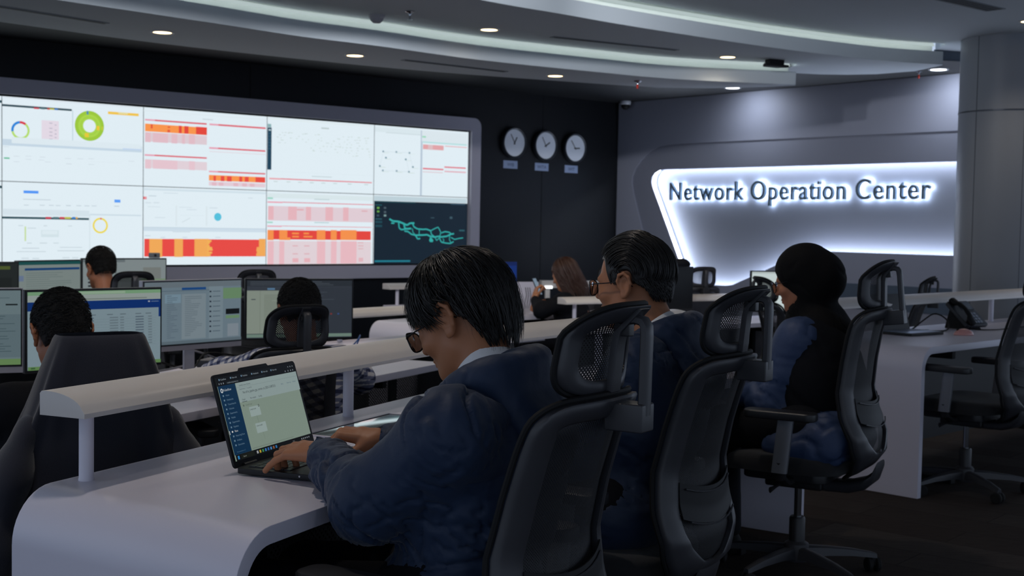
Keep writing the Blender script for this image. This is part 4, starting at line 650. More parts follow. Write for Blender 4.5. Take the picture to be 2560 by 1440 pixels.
clock(2.985, 2.183, 12, 55, 'round white wall clock nearest the video wall', 'WIB', 'small plate reading WIB')
clock(3.432, 2.177, 1, 55, 'middle round white wall clock of the three', 'WITA', 'small plate reading WITA')
clock(3.872, 2.171, 2, 54, 'round white wall clock nearest the grey wall corner', 'WIT', 'small plate reading WIT')

# backlit letters
sg = thing('wall_sign', 'backlit metal lettering reading Network Operation Center', 'sign', (0, 0, 0)); sg.matrix_basis = TS.copy()
st = 'Network Operation Center'
tot = text_w(st); glow = emit('letter_glow', 'cfe2ff', 60)
x_target0, x_target1 = .655, 3.95
capH = text_geo('N')[0][:, 1].max(); sz = .192 / capH
adv = {}
pos = []
for i, ch in enumerate(st):
    if ch == ' ': continue
    full = text_w(st[:i + 1]); own = text_geo(ch)[0]; own_w = own[:, 0].max()
    pos.append((ch, full - own_w, own_w))
spread = 1.12
x0 = pos[0][1]; last = pos[-1][1] + pos[-1][2]
kx = (x_target1 - x_target0) / ((last - x0))
for ch, px, ow in pos:
    v, f = text_geo(ch, .03)
    m = MB(); gx = kx / spread
    cx = px + ow / 2
    def mp(x, y, z): return (x_target0 + (cx - x0) * kx + (x - ow / 2) * gx, 1.615 + y * sz, -.10 + z * .6)
    m.add([mp(*p) for p in v], f)
    ob = m.build('letter', M['letter'], sg, smooth=0); ob.data.materials.append(glow)
    for p in ob.data.polygons:
        if p.center.z < -.117: p.material_index = 1

# ---------------------------------------------------------------- desks
def face_dir(a): return R(90 - a)          # local +x runs along the row
def desk(name, label, o, ang, L, D=.625, z=0., k0=0., k1=0., wl=False, wr=False, shelf=None, posts=(), panel=True, H=.74, t=.035, Rr=.11, group='white desk modules'):
    root = thing(name, label, 'desk', (o[0], o[1], z), face_dir(ang), group)
    def sk(x, y):
        f = y / D; return x + k0 * f * (1 - x / L) + k1 * f * (x / L)
    outer = []; inner = []
    if wl:
        outer += [(0, 0)] + [(Rr - Rr * math.cos(R(a)), H - Rr + Rr * math.sin(R(a))) for a in range(0, 91, 9)]
        r2 = Rr - t; inner += [(t, 0)] + [(Rr - r2 * math.cos(R(a)), H - Rr + r2 * math.sin(R(a))) for a in range(0, 91, 9)]
    else: outer += [(0, H)]; inner += [(0, H - t)]
    for f in (.25, .5, .75): outer.append((L * f, H)); inner.append((L * f, H - t))
    if wr:
        outer += [(L - Rr + Rr * math.sin(R(a)), H - Rr + Rr * math.cos(R(a))) for a in range(0, 91, 9)] + [(L, 0)]
        r2 = Rr - t; inner += [(L - Rr + r2 * math.sin(R(a)), H - Rr + r2 * math.cos(R(a))) for a in range(0, 91, 9)] + [(L - t, 0)]
    else: outer.append((L, H)); inner.append((L, H - t))
    m = MB(); rings = []
    for (ox, oz), (ix, iz) in zip(outer, inner):
        rings.append([(sk(ox, 0), 0, oz), (sk(ox, D), D, oz), (sk(ix, D), D, iz), (sk(ix, 0), 0, iz)])
    m.loops(rings); m.build('desk_top', M['white'], root, smooth=35, bevel=.002)
    if panel:
        m = MB(); m.box((.16 if wl else .02, D * .86, .08), (L - (.12 if wr else .02), D * .86 + .004, H - .06)); m.build('modesty_panel', M['perf'], root, smooth=0)
        for x in (min(.5, L * .3), L - min(.5, L * .3)):
            m = MB(); m.box((x - .02, .08, H - .09), (x + .02, D - .08, H - .036)); m.box((x - .02, D * .5 - .02, .02), (x + .02, D * .5 + .02, H - .06)); m.box((x - .025, .06, .0), (x + .025, D - .06, .03))
            m.build('steel_leg', M['dark'], root, bevel=.003)
    if shelf:
        x0, x1, y0, e0, e1 = shelf
        prof = [(0, 0), (.121, 0), (.121, .050)] + [(.121 - .016 - .105 * math.sin(R(a)), .016 + .0 + .036 * math.cos(R(a))) for a in ()]
        pr = [(0, 0), (0, .010)] + [(.006 + .098 * (1 - math.cos(R(a))), .012 + .040 * math.sin(R(a))) for a in range(10, 91, 10)] + [(.116, .051), (.121, .046), (.121, 0)]
        rings = []
        for x, e in ((x0, e0), (x1, e1)):
            rings.append([(x + e * (y / .121), y0 + y, .885 + zz) for y, zz in pr])
        m = MB(); m.loops(rings); m.build('shelf', M['shelf'], root, smooth=30, bevel=.0008)
        for px, py in posts:
            m = MB(); m.lathe([(.0165, H), (.0165, H + .004), (.0155, H + .006), (.0155, .886)], 28, Matrix.Translation((px, py, 0))); m.build('shelf_post', M['white'], root, smooth=40)
    return root
dA = desk('desk', 'near white desk with a curved end and the open laptop on it', (-.481, 2.218), 24.2, 2.074, k0=.1, k1=.058, wl=True, shelf=(.19, 2.127, .517, 0, .011), posts=((.262, .578), (1.32, .578)), group='front row desks')
m = MB(); m.box((1.0, .40, .7405), (1.40, .485, .7425)); m.build('cable_flap', mat('flap_metal', 'cfe0dc', .12, .9), dA, bevel=.0006)
m = MB(); m.prism([(.985, .383), (1.415, .383), (1.415, .497), (.985, .497)], .7400, .7412); m.build('flap_gap', M['dark'], dA, smooth=0)
m = MB(); m.prism(rrect(.975, .373, 1.425, .507, .004, 3), .7400, .7432, hole=rrect(.987, .386, 1.413, .496, .002, 3)); m.build('flap_rim', M['white'], dA, smooth=0)
desk('desk', 'white desk behind the second chair ending in a curved side panel', (.370, 4.109), 34.8, 1.57, k0=-.058, wr=True, shelf=(-.054, 1.53, .517, -.011, 0), posts=((.12, .578), (.8, .578), (1.42, .578)), group='front row desks')
dC = desk('desk', 'right hand white desk carrying the telephone and the pink mouse', (2.0, 6.17), 45, 3.2, D=.72, wl=True, shelf=(.10, 3.2, .60, 0, 0), posts=((.95, .66), (2.2, .66)), group='front row desks')
desk('desk', 'white desk with the row of lit monitors behind the near desk', (1.025 - .912 * 3.117 - .0, .912 * 2.5 + .41 * 3.117), 24.4, 3.55, D=1.0, z=LOW, group='middle row desks')
desk('desk', 'white desk with a bare curved shelf to the right of the dark monitor', (-.793, 7.29), 38, 1.66, z=LOW, shelf=(0.02, 1.66, .517, 0, 0), posts=((.3, .578), (1.3, .578)), group='middle row desks')
desk('desk', 'white desk with boxy curved end under the map display', (-.70, 9.3), 35, 1.32, D=.45, z=LOW, wl=True, group='middle row desks')
desk('desk', 'white desk in front of the long haired woman with the phone', (.055, 10.38), 50, 1.2, D=.7, z=LOW, group='middle row desks')
desk('desk', 'white desk with shelf near the black wall below the map display', (-.757, 10.98), 50, 1.3, z=LOW, shelf=(0, 1.3, .517, 0, 0), posts=((.12, .578), (1.0, .578)), group='back row desks')
desk('desk', 'white desk whose shelf end shows between the two men in glasses', (.70, 9.22), 55, 2.3, z=LOW, shelf=(0.02, 2.2, .517, 0, 0), posts=((.14, .578), (1.2, .578), (2.0, .578)), group='back row desks')
t = thing('desk_divider', 'low white board with hanging cables beside the blue monitor', 'divider', (.045, 11.5, LOW), face_dir(70))
m = MB(); m.box((0, 0, .56), (.21, .02, .97)); m.build('board', M['white'], t, bevel=.002)
for k in range(3):
    m = MB(); m.tube([(.08 + .02 * k, -.006, .92), (.09 + .02 * k, -.012, .85), (.075 + .025 * k, -.008, .78), (.09, -.006, .66)], .0025, 6); m.build('cable', M['dark'], t)
t = thing('wall_shelf', 'pale shelf with a bright light under its edge behind the divider', 'shelf', (.30, 12.9, LOW), face_dir(80))
m = MB(); m.box((0, 0, .85), (.9, .14, .925)); m.box((.05, .05, 0), (.1, .1, .85)); m.box((.8, .05, 0), (.85, .1, .85)); m.build('shelf_board', M['shelf'], t, bevel=.01)
m = MB(); m.box((.03, -.008, .845), (.11, .0, .872)); m.build('light_bar', emit('small_led', 'f4faff', 2.2), t, smooth=0)

# ---------------------------------------------------------------- task chair
STAB = [(.36, -.16), (.385, -.215), (.41, -.265), (.46, -.312), (.53, -.322), (.61, -.302), (.70, -.297), (.80, -.320), (.90, -.352), (.985, -.388)]
def Sy(z): return interp(z, STAB)
def bow(x, z=.7): return x * x * (1.10 + .75 * min(1, max(0, (z - .55) / .4)))
halfc = [(0, .988), (.08, .985), (.137, .978), (.172, .950), (.180, .89), (.187, .78), (.198, .68), (.205, .60), (.202, .53), (.180, .47), (.135, .42), (.080, .385), (0, .372)]
hc = catmull(halfc, 4)
loopc = [tuple(p) for p in hc] + [(-p[0], p[1]) for p in hc[-2:0:-1]]
def barw(x, z): return interp(z, [(.372, .090), (.44, .082), (.55, .062), (.8, .052), (.92, .046), (.99, .038)])
inner_c = []; N_ = len(loopc)
for i, (x, z) in enumerate(loopc):
    a = np.array(loopc[i - 1]); b = np.array(loopc[(i + 1) % N_]); t_ = (b - a) / np.linalg.norm(b - a); nr = np.array((t_[1], -t_[0]))
    nr = -nr if nr @ (np.array((0, .68)) - np.array((x, z))) < 0 else nr
    inner_c.append(tuple(np.array((x, z)) + nr * barw(x, z)))
def ringframe(outer, inner, yf, th, n=10):
    m = MB(); rings = []
    for (ox, oz), (ix, iz) in zip(outer, inner):
        cx, cz = (ox + ix) / 2, (oz + iz) / 2; hx, hz = (ox - ix) / 2, (oz - iz) / 2; r = []
        for k in range(n):
            a = 2 * PI * (k + .5) / n; c_, s_ = math.cos(a), math.sin(a)
            c_ = math.copysign(abs(c_) ** .6, c_); s_ = math.copysign(abs(s_) ** .6, s_)
            x, z = cx + hx * c_, cz + hz * c_; r.append((x, yf(x, z) + th * s_, z))
        rings.append(r)
    return m.loops(rings, closed=True)
def sheet(inner, yf, th=0., nz=26, nx=16, zr=None, infl=.006):
    zs = [p[1] for p in inner]; z0, z1 = min(zs) - infl, max(zs) + infl
    if zr: z0, z1 = zr
    m = MB(); vs = []; n = len(inner)
    def half(z):
        xs = []
        for i in range(n):
            (xa, za), (xb, zb) = inner[i], inner[(i + 1) % n]
            if (za - z) * (zb - z) <= 0 and za != zb: xs.append(abs(xa + (xb - xa) * (z - za) / (zb - za)))
        return (max(xs) + infl) if xs else .01
    rows_ = []
    for i in range(nz + 1):
        z = z0 + (z1 - z0) * i / nz; h = half(z); rows_.append([(h * (2 * k / nx - 1), z) for k in range(nx + 1)])
    vs = [(x, yf(x, z), z) for r in rows_ for x, z in r]; w_ = nx + 1
    fs = [(i * w_ + k, i * w_ + k + 1, (i + 1) * w_ + k + 1, (i + 1) * w_ + k) for i in range(nz) for k in range(nx)]
    if th:
        o_ = len(vs); vs += [(x, y - th, z) for x, y, z in vs]
        fs = fs + [tuple(q + o_ for q in f)[::-1] for f in fs]
        fs += [(k, k + o_, k + 1 + o_, k + 1) for k in range(nx)] + [(nz * w_ + k, nz * w_ + k + 1, nz * w_ + k + 1 + o_, nz * w_ + k + o_) for k in range(nx)]
        fs += [(i * w_, (i + 1) * w_, (i + 1) * w_ + o_, i * w_ + o_) for i in range(nz)] + [(i * w_ + nx, i * w_ + nx + o_, (i + 1) * w_ + nx + o_, (i + 1) * w_ + nx) for i in range(nz)]
    return m.add(vs, fs)
def make_chair(label, loc, rz, group):
    t = thing('office_chair', label, 'chair', loc, rz, group)
    bf = ringframe(loopc, inner_c, lambda x, z: Sy(z) + bow(x, z), .012).build('back_frame', M['frame'], t, smooth=50)
    rim = MB(); rim.tube([(x * 1.012, Sy(z) + bow(x, z) + .012, z + (z - .68) * .012) for x, z in loopc], .0065, 8, closed=True); rim.build('edge_piping', M['dark'], bf)
    sheet(inner_c, lambda x, z: Sy(z) + bow(x, z) + .008).build('back_net', M['net'], t, smooth=60)
    lb = sheet(inner_c, lambda x, z: Sy(z) + bow(x, z) - .008, .003, 8, 16, (.575, .665), .004)
    lb.v = [(x, y, z + 1.1 * x * x - .012) for x, y, z in lb.v]; lo_ = lb.build('lumbar_support', mat('lumbar_plastic', '131417', .55, spec=.3), t, smooth=50)
    for zz in (.56, .64):
        rb = MB(); rb.tube([(x, Sy(zz) + bow(x, zz) - .013, zz + 1.1 * x * x) for x in np.linspace(-.13, .13, 9)], .0025, 6); rb.build('rib', M['frame'], lo_)
    # spine curling under the seat
    sp = MB(); rings = []
    for (y, z, w_, h_) in ((-.305, .445, .062, .018), (-.29, .405, .070, .022), (-.255, .375, .066, .024), (-.20, .358, .056, .024), (-.12, .352, .048, .022), (-.03, .355, .045, .022), (.04, .362, .05, .02)):
        rings.append([(w_ * math.copysign(abs(math.cos(a)) ** .6, math.cos(a)), y, z + h_ * math.copysign(abs(math.sin(a)) ** .6, math.sin(a))) for a in [2 * PI * (k + .5) / 14 for k in range(14)]])
    sp.loops(rings); sp.build('spine', M['frame'], t, smooth=50)
    # seat
    st_ = MB(); rings = []
    for i, (sc, z) in enumerate(((.80, .412), (.97, .418), (1.0, .435), (1.0, .452), (.97, .466), (.86, .474), (.5, .478), (.02, .476))):
        r = []
        for k in range(40):
            a = 2 * PI * k / 40; x = .245 * sc * math.copysign(abs(math.cos(a)) ** .62, math.cos(a)); y = .015 + .235 * sc * math.copysign(abs(math.sin(a)) ** .62, math.sin(a))
            r.append((x, y, z - (.025 * max(0, (y - .12) / .13) ** 2) + .012 * (x / .245) ** 2 * (1 if z > .45 else 0)))
        rings.append(r)
    st_.loops(rings); st_.build('seat', M['fabric'], t, smooth=50)
    m = MB(); m.prism(rrect(-.17, -.15, .17, .17, .05), .378, .415); m.build('seat_pan', M['black'], t, bevel=.006)
    m = MB(); m.box((-.07, -.11, .335), (.07, .11, .38)); m.build('tilt_mechanism', M['black'], t, bevel=.012)
    m = MB(); m.lathe([(.024, 0), (.034, .01), (.034, .06), (.026, .075), (.001, .076)], 18, Matrix.Translation((.07, .10, .355)) @ Matrix.Rotation(R(100), 4, 'Y')); m.build('tension_knob', M['black'], t)
    m = MB(); m.tube([(-.06, .03, .36), (-.17, .03, .355), (-.22, .035, .35)], [.006, .006, .012], 8, flat=.5); m.build('height_lever', M['black'], t)
    # arms
    for s in (-1, 1):
        m = MB(); m.tube([(s * .10, -.02, .385), (s * .22, -.02, .385), (s * .272, -.02, .41), (s * .285, -.02, .47)], [.022, .022, .022, .022], 12, flat=.7, up=(0, 1, 0)); ab = m.build('arm_bracket', M['black'], t)
        m = MB(); rings = [[(s * (.287 + .003 * q) + .011 * a, -.02 - .02 * q + .028 * b, .43 + .195 * q) for a, b in ((-1, -.7), (-.6, -1), (.6, -1), (1, -.7), (1, .7), (.6, 1), (-.6, 1), (-1, .7))] for q in (0, .25, .5, .75, 1)]
        m.loops(rings); m.build('arm_post', M['armgrey'], t, smooth=50)
        m = MB(); m.prism(rrect(s * .285 - .043, -.15, s * .285 + .043, .115, .032), .625, .655); m.build('arm_pad', M['black'], t, bevel=.009)
    # headrest
    HZ = 1.072; yh = lambda x, z: -.372 + 2.3 * x * x - .9 * max(0, z - HZ - .03) + .1 * (HZ - z)
    oc = []; ic = []
    for k in range(56):
        a = 2 * PI * k / 56; c_, s_ = math.cos(a), math.sin(a)
        c_ = math.copysign(abs(c_) ** .55, c_); s_ = math.copysign(abs(s_) ** .55, s_)
        oc.append((.124 * c_ * (1 - .07 * s_), HZ + .083 * s_)); ic.append((.092 * c_ * (1 - .06 * s_), HZ - .002 + .053 * s_))
    hf = ringframe(oc, ic, yh, .009).build('headrest_frame', M['frame'], t, smooth=50)
    m = MB(); m.tube([(x * 1.02, yh(x, z) + .009, HZ + (z - HZ) * 1.03) for x, z in oc], .006, 8, closed=True); m.build('edge_piping', M['dark'], hf)
    sheet(ic, lambda x, z: yh(x, z) + .008, nz=14, nx=14).build('headrest_net', M['nethead'], hf, smooth=60)
    m = MB(); m.loops([[(.017 * a, yh(0, z) - .012 + .007 * b, z) for a, b in ((-1, -1), (1, -1), (1, 1), (-1, 1))] for z in np.linspace(HZ - .078, HZ + .078, 8)]); m.build('slide_bar', M['frame'], hf, bevel=.002)
    hb_ = MB(); path = [(-.440, .932), (-.441, .98), (-.442, 1.04), (-.443, 1.10), (-.442, 1.118), (-.436, 1.127), (-.424, 1.130), (-.392, 1.128)]
    rings = []
    for i, (y, z) in enumerate(path):
        a = np.array(path[max(0, i - 1)]); b = np.array(path[min(len(path) - 1, i + 1)]); d = (b - a) / np.linalg.norm(b - a); nn = np.array((-d[1], d[0])) * .0085
        rings.append([(.0145 * q, y + nn[0] * p_, z + nn[1] * p_) for q, p_ in ((-1, -.6), (-.7, -1), (.7, -1), (1, -.6), (1, .6), (.7, 1), (-.7, 1), (-1, .6))])
    hb_.loops(rings); hb = hb_.build('headrest_bracket', M['frame'], t, smooth=50)
    m = MB(); m.box((-.026, -.449, .926), (.026, -.372, .978)); m.build('clamp', M['frame'], hb, bevel=.005)
    m = MB(); m.box((-.011, -.412, 1.098), (.011, -.380, 1.134)); m.build('slider', M['black'], hb, bevel=.003)
    # lift and base
    m = MB(); m.lathe([(.014, .20), (.014, .345)], 20); m.build('gas_lift', M['chrome'], t)
    m = MB(); m.lathe([(.030, .075), (.030, .21), (.026, .218)], 24); m.build('lift_sleeve', M['black'], t)
    m = MB(); m.lathe([(.045, .05), (.048, .06), (.045, .115), (.030, .125)], 24); hub = m.build('base_hub', M['frame'], t)
    for k in range(5):
        Tm = Matrix.Rotation(R(72 * k + 20), 4, 'Z')
        m = MB(); m.loops([[tuple(Tm @ Vector((x, w_ * a, z + h_ * b))) for a, b in ((-1, -1), (1, -1), (.8, .7), (.4, 1), (-.4, 1), (-.8, .7))] for x, z, w_, h_ in ((.03, .085, .026, .022), (.12, .085, .022, .017), (.22, .078, .018, .013), (.30, .066, .015, .010), (.318, .062, .012, .008))])
        m.build('base_leg', M['frame'], t, smooth=45)
        m = MB(); W_ = Tm @ Matrix.Translation((.305, 0, .0275)) @ Matrix.Rotation(R(35 + 60 * k), 4, 'Z')
        for s in (-1, 1): m.lathe([(.001, -.010), (.022, -.010), (.0275, -.006), (.0275, .006), (.022, .010), (.001, .010)], 20, W_ @ Matrix.Translation((0, s * .017, 0)) @ Matrix.Rotation(R(90), 4, 'X'))
        m.box((-.012, -.008, -.002), (.012, .008, .030), W_); m.build('caster', M['rubber'], t)
    return t
def yaw(fx, fy): return math.atan2(-fx, fy)
CH = make_chair('office chair with headrest nearest the camera behind the man at the laptop', (-.132, 2.525, .004), yaw(-.852, .524), 'chairs at the front row')
for x, y, z, f, lab, g in (
    (.262, 3.375, 0, (-.842, .54), 'second office chair behind the man with the striped collar', 'chairs at the front row'),
    (1.10, 4.79, 0, (-.86, .51), 'office chair behind the person in the black hijab', 'chairs at the front row'),
    (2.31, 6.40, 0, (-.70, .71), 'empty office chair cut by the right edge at the desk with the telephone', 'chairs at the front row'),
    (-1.33, 3.74, LOW, (-.57, .82), 'office chair with the dark jacket hung over it', 'chairs at the monitor desks'),
    (-1.00, 5.23, LOW, (-.50, .86), 'office chair behind the person in the checked shirt', 'chairs at the monitor desks'),
    (-.33, 5.30, LOW, (-.75, .66), 'empty office chair seen under the near shelf', 'chairs at the monitor desks'),
    (-2.44, 8.02, LOW, (-.42, .91), 'office chair behind the far man below the video wall', 'chairs at the monitor desks'),
    (-1.80, 8.70, LOW, (-.35, .94), 'empty chair showing its headrest between the two middle monitors', 'chairs at the monitor desks'),
    (1.52, 11.1, LOW, (-.25, .97), 'black chair in front of the glowing sign panel', 'chairs near the sign wall'),
    (2.08, 8.85, LOW, (.96, .28), 'small black chair turned to the right before the white monitor', 'chairs near the sign wall'),
    (2.75, 9.60, LOW, (-.90, .43), 'black chair behind the right hand shelf below the sign', 'chairs near the sign wall'),
    (.66, 11.55, LOW, (-.6, .8), 'very dark chair to the right of the long haired woman', 'chairs near the sign wall')):
    c_ = dup(CH, (x, y, z), yaw(*f), lab, g)
    if 'hijab' in lab:        # this backrest is set more upright
        pv = Vector((0, -.2, .38)); Tt = Matrix.Translation(pv + Vector((0, 0, .018))) @ Matrix.Rotation(R(-7), 4, 'X') @ Matrix.Translation(-pv)
        for k in c_.children:
            if k.name.split('.')[0] in ('back_frame', 'back_net', 'lumbar_support', 'headrest_frame', 'headrest_bracket'): k.matrix_basis = Tt

# ---------------------------------------------------------------- monitors
def monitor(pr, pl, zt, label, ui, H=.325, kind='black', chin=.004, st='screen_monitor', stand_z=.56 + LOW, group='lit desk monitors'):
    """pl / pr: lower left and right corner on plan as seen by its user"""
    dx, dy = pr[0] - pl[0], pr[1] - pl[1]; W_ = math.hypot(dx, dy); a = math.atan2(dy, dx)
    t = thing('monitor', label, 'monitor', (pl[0], pl[1], 0), a, group); z0 = zt - H
    m = MB(); m.box((0, .0, z0), (W_, .028, zt)); m.build('housing', M['silver'] if kind == 'silver' else M['bezel'], t, bevel=.004)
    if kind == 'silver':
        m = MB(); m.box((.004, -.002, z0 + .024), (W_ - .004, .001, zt - .004)); m.build('black_border', M['bezel'], t)
    b = .009; zc = z0 + (.032 if kind == 'silver' else .012)
    w_, h_ = W_ - 2 * b, zt - b - zc
    u = ui(w_, h_); o_ = u.build('screen', MATS[st], t, smooth=0); o_.matrix_basis = Matrix.Translation((b, -.0035, zc)) @ Matrix.Rotation(R(90), 4, 'X')
    m = MB(); m.box((W_ / 2 - .03, .03, stand_z + .01), (W_ / 2 + .03, .045, z0 + .15)); m.box((W_ / 2 - .04, .026, z0 + .08), (W_ / 2 + .04, .034, z0 + .18)); m.build('stand_neck', M['silver'] if kind == 'silver' else M['black'], t, bevel=.004)
    m = MB(); m.prism(rrect(W_ / 2 - .11, -.06, W_ / 2 + .11, .10, .02), stand_z, stand_z + .01); m.build('stand_base', M['silver'] if kind == 'silver' else M['black'], t, bevel=.003)
    return t
def ui_blue(w_, h_):
    u = UI(w_, h_, 'a6bfca'); u.R(0, 0, 1, .045, '9ccfa0'); u.R(.3, .008, .72, .04, 'bfe0c0'); u.R(0, .045, 1, .13, 'c3d2cc'); u.rows(.4, .10, .95, .14, 1, '9aa8a0')
    u.R(0, .13, 1, .245, '0a3f92'); u.R(.985, .13, 1, .37, '0a3f92'); u.R(.90, .15, .915, .168, 'd6e0ee'); u.R(.925, .155, .985, .165, '7f9cc8')
    for c_ in (.06, .2, .33, .45, .58, .68, .8, .88): u.R(c_, .315, c_ + .045, .325, '70818c')
    for k in range(11):
        for j, c_ in enumerate((.06, .17, .33, .45, .60, .68, .8, .9)):
            u.R(c_, .355 + k * .036, c_ + (.065 if j % 2 == 0 else .03), .368 + k * .036, '8396a0' if j % 3 else '66788a')
    for k in range(11): u.R(.05, .378 + k * .036, .96, .381 + k * .036, '93aab4')
    u.R(0, .955, 1, 1, '7fae6a'); u.R(.02, .965, .05, .985, '4b7a4a'); return u
def ui_mail(w_, h_):
    u = UI(w_, h_, '8fa6b4'); u.R(0, 0, 1, .09, '8a9aa4'); u.R(.37, .095, .62, .135, '1f5ea8'); u.R(0, .14, 1, .15, '708898'); u.R(.20, .20, .36, .34, '9cbccf'); u.R(.37, .20, .62, .93, 'a3b6c0')
    u.rows(.22, .22, .34, .92, 22, '74899a', .3, 1); u.rows(.40, .24, .58, .9, 22, '7a8c98', .25, 2); u.R(.65, .09, .80, .95, '9db3bf')
    for k in range(9): u.R(.655, .16 + k * .082, .675, .185 + k * .082, '2c3c50'); u.R(.69, .165 + k * .082, .77, .178 + k * .082, '6d8290')
    u.R(.80, .12, 1, .30, '8db88a'); u.R(.83, .47, .98, .56, '0e1418'); u.R(.83, .58, .98, .63, '8db88a'); u.R(.85, .72, .97, .93, 'a9b8c4'); u.rows(.02, .55, .17, .92, 12, '6d8290', .3, 4)
    u.R(.10, .60, .13, .63, '25303a'); u.R(0, .95, 1, 1, '7a8e9a'); return u
def ui_dark(w_, h_):
    u = UI(w_, h_, '4a525e'); u.R(0, 0, 1, .1, '3c444e'); u.rows(.03, .02, .95, .1, 3, '6a7480', .3, 5); u.R(.19, .13, .26, .165, '74a0c8'); u.R(0, .175, .52, .92, 'b4c2b4'); u.R(.12, .175, .125, .92, 'a0ae9e')
    u.rows(.16, .25, .4, .88, 26, '8c9a88', .25, 6); u.R(.04, .32, .08, .335, '52606a'); u.R(.55, .12, 1, .92, '454d59'); u.rows(.6, .2, .9, .45, 4, '5d6774', .15, 7)
    for x_, c_ in ((.72, '5a7a70'), (.79, 'a04a4a'), (.86, '4a6aa8')): u.R(x_, .57, x_ + .018, .60, c_)
    u.R(0, .93, 1, .985, '95b3a4'); return u
def ui_list(w_, h_):
    u = UI(w_, h_, '8ba2a8'); u.rows(.05, .06, .95, .2, 4, '6e858c', .3, 8); u.R(.90, .28 - .1, .98, .30 - .1, '1f2a2c'); u.R(0, .38, 1, .39, '5f7680'); u.R(0, .52, .72, .53, '4f6f9a'); u.R(.74, .32, 1, .9, '7d949c'); u.rows(.76, .34, .98, .88, 16, '5f777f', .3, 9); u.R(0, .92, 1, 1, '86b070'); return u
def ui_teal(w_, h_):
    u = UI(w_, h_, 'a9b9b6'); u.R(0, 0, 1, .07, '1f6a6a'); u.R(.1, .14, .98, .19, '14579a'); u.rows(.12, .24, .95, .9, 14, '8fa3a0', .3, 10); u.R(0, .3, .08, .42, '8ea4c8'); return u
def ui_grey(w_, h_):
    u = UI(w_, h_, 'b2c0c2'); u.R(0, 0, .5, .06, '8c9a9e')
    for k in range(4): u.R(.06, .33 + k * .08, .10, .37 + k * .08, '343c44'); u.R(.13, .34 + k * .08, .24, .355 + k * .08, '8898a0')
    u.R(.72, .18, .94, .44, 'a3aaa6'); u.R(.7, .44, 1, .6, '9ec09a'); return u
def ui_code(w_, h_):
    u = UI(w_, h_, '2c3434'); u.R(0, .06, .9, .13, '6a7a3a'); u.R(0, .3, .92, .95, '242c2c'); u.R(.0, .62, .85, .92, 'b8c4c6'); u.rows(0, .14, .8, .58, 7, '4c5a4a', .3, 11); return u
def ui_white(w_, h_):
    u = UI(w_, h_, 'd2e0e0'); u.R(0, 0, 1, .05, 'c0cccc'); u.R(.1, .3, .9, .305, 'b8c4c4'); u.rows(.45, .3, .9, .8, 8, 'c0cccc', .2, 12); u.R(0, .96, 1, 1, '8a98a0'); return u
def ui_night(w_, h_):
    u = UI(w_, h_, '12307c'); u.R(.8, .1, 1, .6, '16409c'); u.R(.9, .7, .96, .9, '58b4e0'); u.R(.0, .94, 1, 1, '0a1a44'); return u
monitor((-1.458, 5.30), (-1.877, 4.90), 1.016, 'black monitor with a dark blue banner in front of the man by the hung jacket', ui_blue)
monitor((-1.868, 4.86), (-2.375, 4.64), 1.026, 'silver monitor cut by the left edge, showing a pale list', ui_list, kind='silver')
monitor((-1.316, 6.20), (-1.671, 5.75), 1.018, 'silver monitor with mail columns and a short blue bar', ui_mail, kind='silver', H=.33)
monitor((-.810, 6.50), (-1.322, 6.30), 1.012, 'dark grey monitor in front of the person in the checked shirt', ui_dark, H=.31)
monitor((-2.417, 8.90), (-2.895, 8.55), 1.026, 'pale monitor with small icons behind the far man', ui_grey)
monitor((-2.963, 8.75), (-3.232, 8.30), 1.010, 'teal topped monitor left of the far man', ui_teal)
monitor((-3.120, 8.05), (-3.50, 7.75), 1.012, 'dark code monitor at the far left edge', ui_code)
monitor((.040, 10.10), (-.40, 9.75), 1.020, 'monitor with a deep blue screen left of the woman with the phone', ui_night, st='screen_monitor')
monitor((2.40, 10.05), (1.87, 9.98), .980, 'bright white monitor in front of the hijab wearer\'s face', ui_white, st='screen_far')
t = thing('webcam', 'small grey box camera clipped on the pale far monitor', 'camera', (-2.49, 8.85, 1.028), R(36))
m = MB(); m.box((-.035, -.02, 0), (.035, .02, .035)); m.build('housing', mat('grey_box', '6a6e74', .5), t, bevel=.006)
m = MB(); m.lathe([(.001, 0), (.009, 0), (.009, .004), (.001, .004)], 14, Matrix.Translation((0, -.02, .018)) @ Matrix.Rotation(R(90), 4, 'X')); m.build('lens', M['bezel'], t)
t = thing('monitor', 'switched off black monitor seen dark against the glowing sign', 'monitor', (1.22, 10.0, 0), R(25), 'dark monitors')
m = MB(); m.box((0, 0, .66), (.24, .03, 1.0)); m.build('housing', M['bezel'], t, bevel=.004)
m = MB(); m.box((.10, .03, .38), (.15, .05, .8)); m.box((.02, -.05, LOW + .56), (.22, .1, LOW + .57)); m.build('stand', M['black'], t, bevel=.003)
t = thing('cap', 'dark cap lying on top of the switched off monitor', 'cap', (1.33, 10.03, 1.003), R(20))
P, Q = nets([(ell_((0, 0, .012), (.075, .06, .05)), 0), (ell_((-.085, 0, .01), (.06, .045, .012)), .02), (box_((0, 0, -.04), (.3, .3, .04), .001), .004, 's')], .006, (-.17, -.1, -.03), (.12, .1, .09))
mesh_np('crown', P, Q, M['darkcloth'], t)

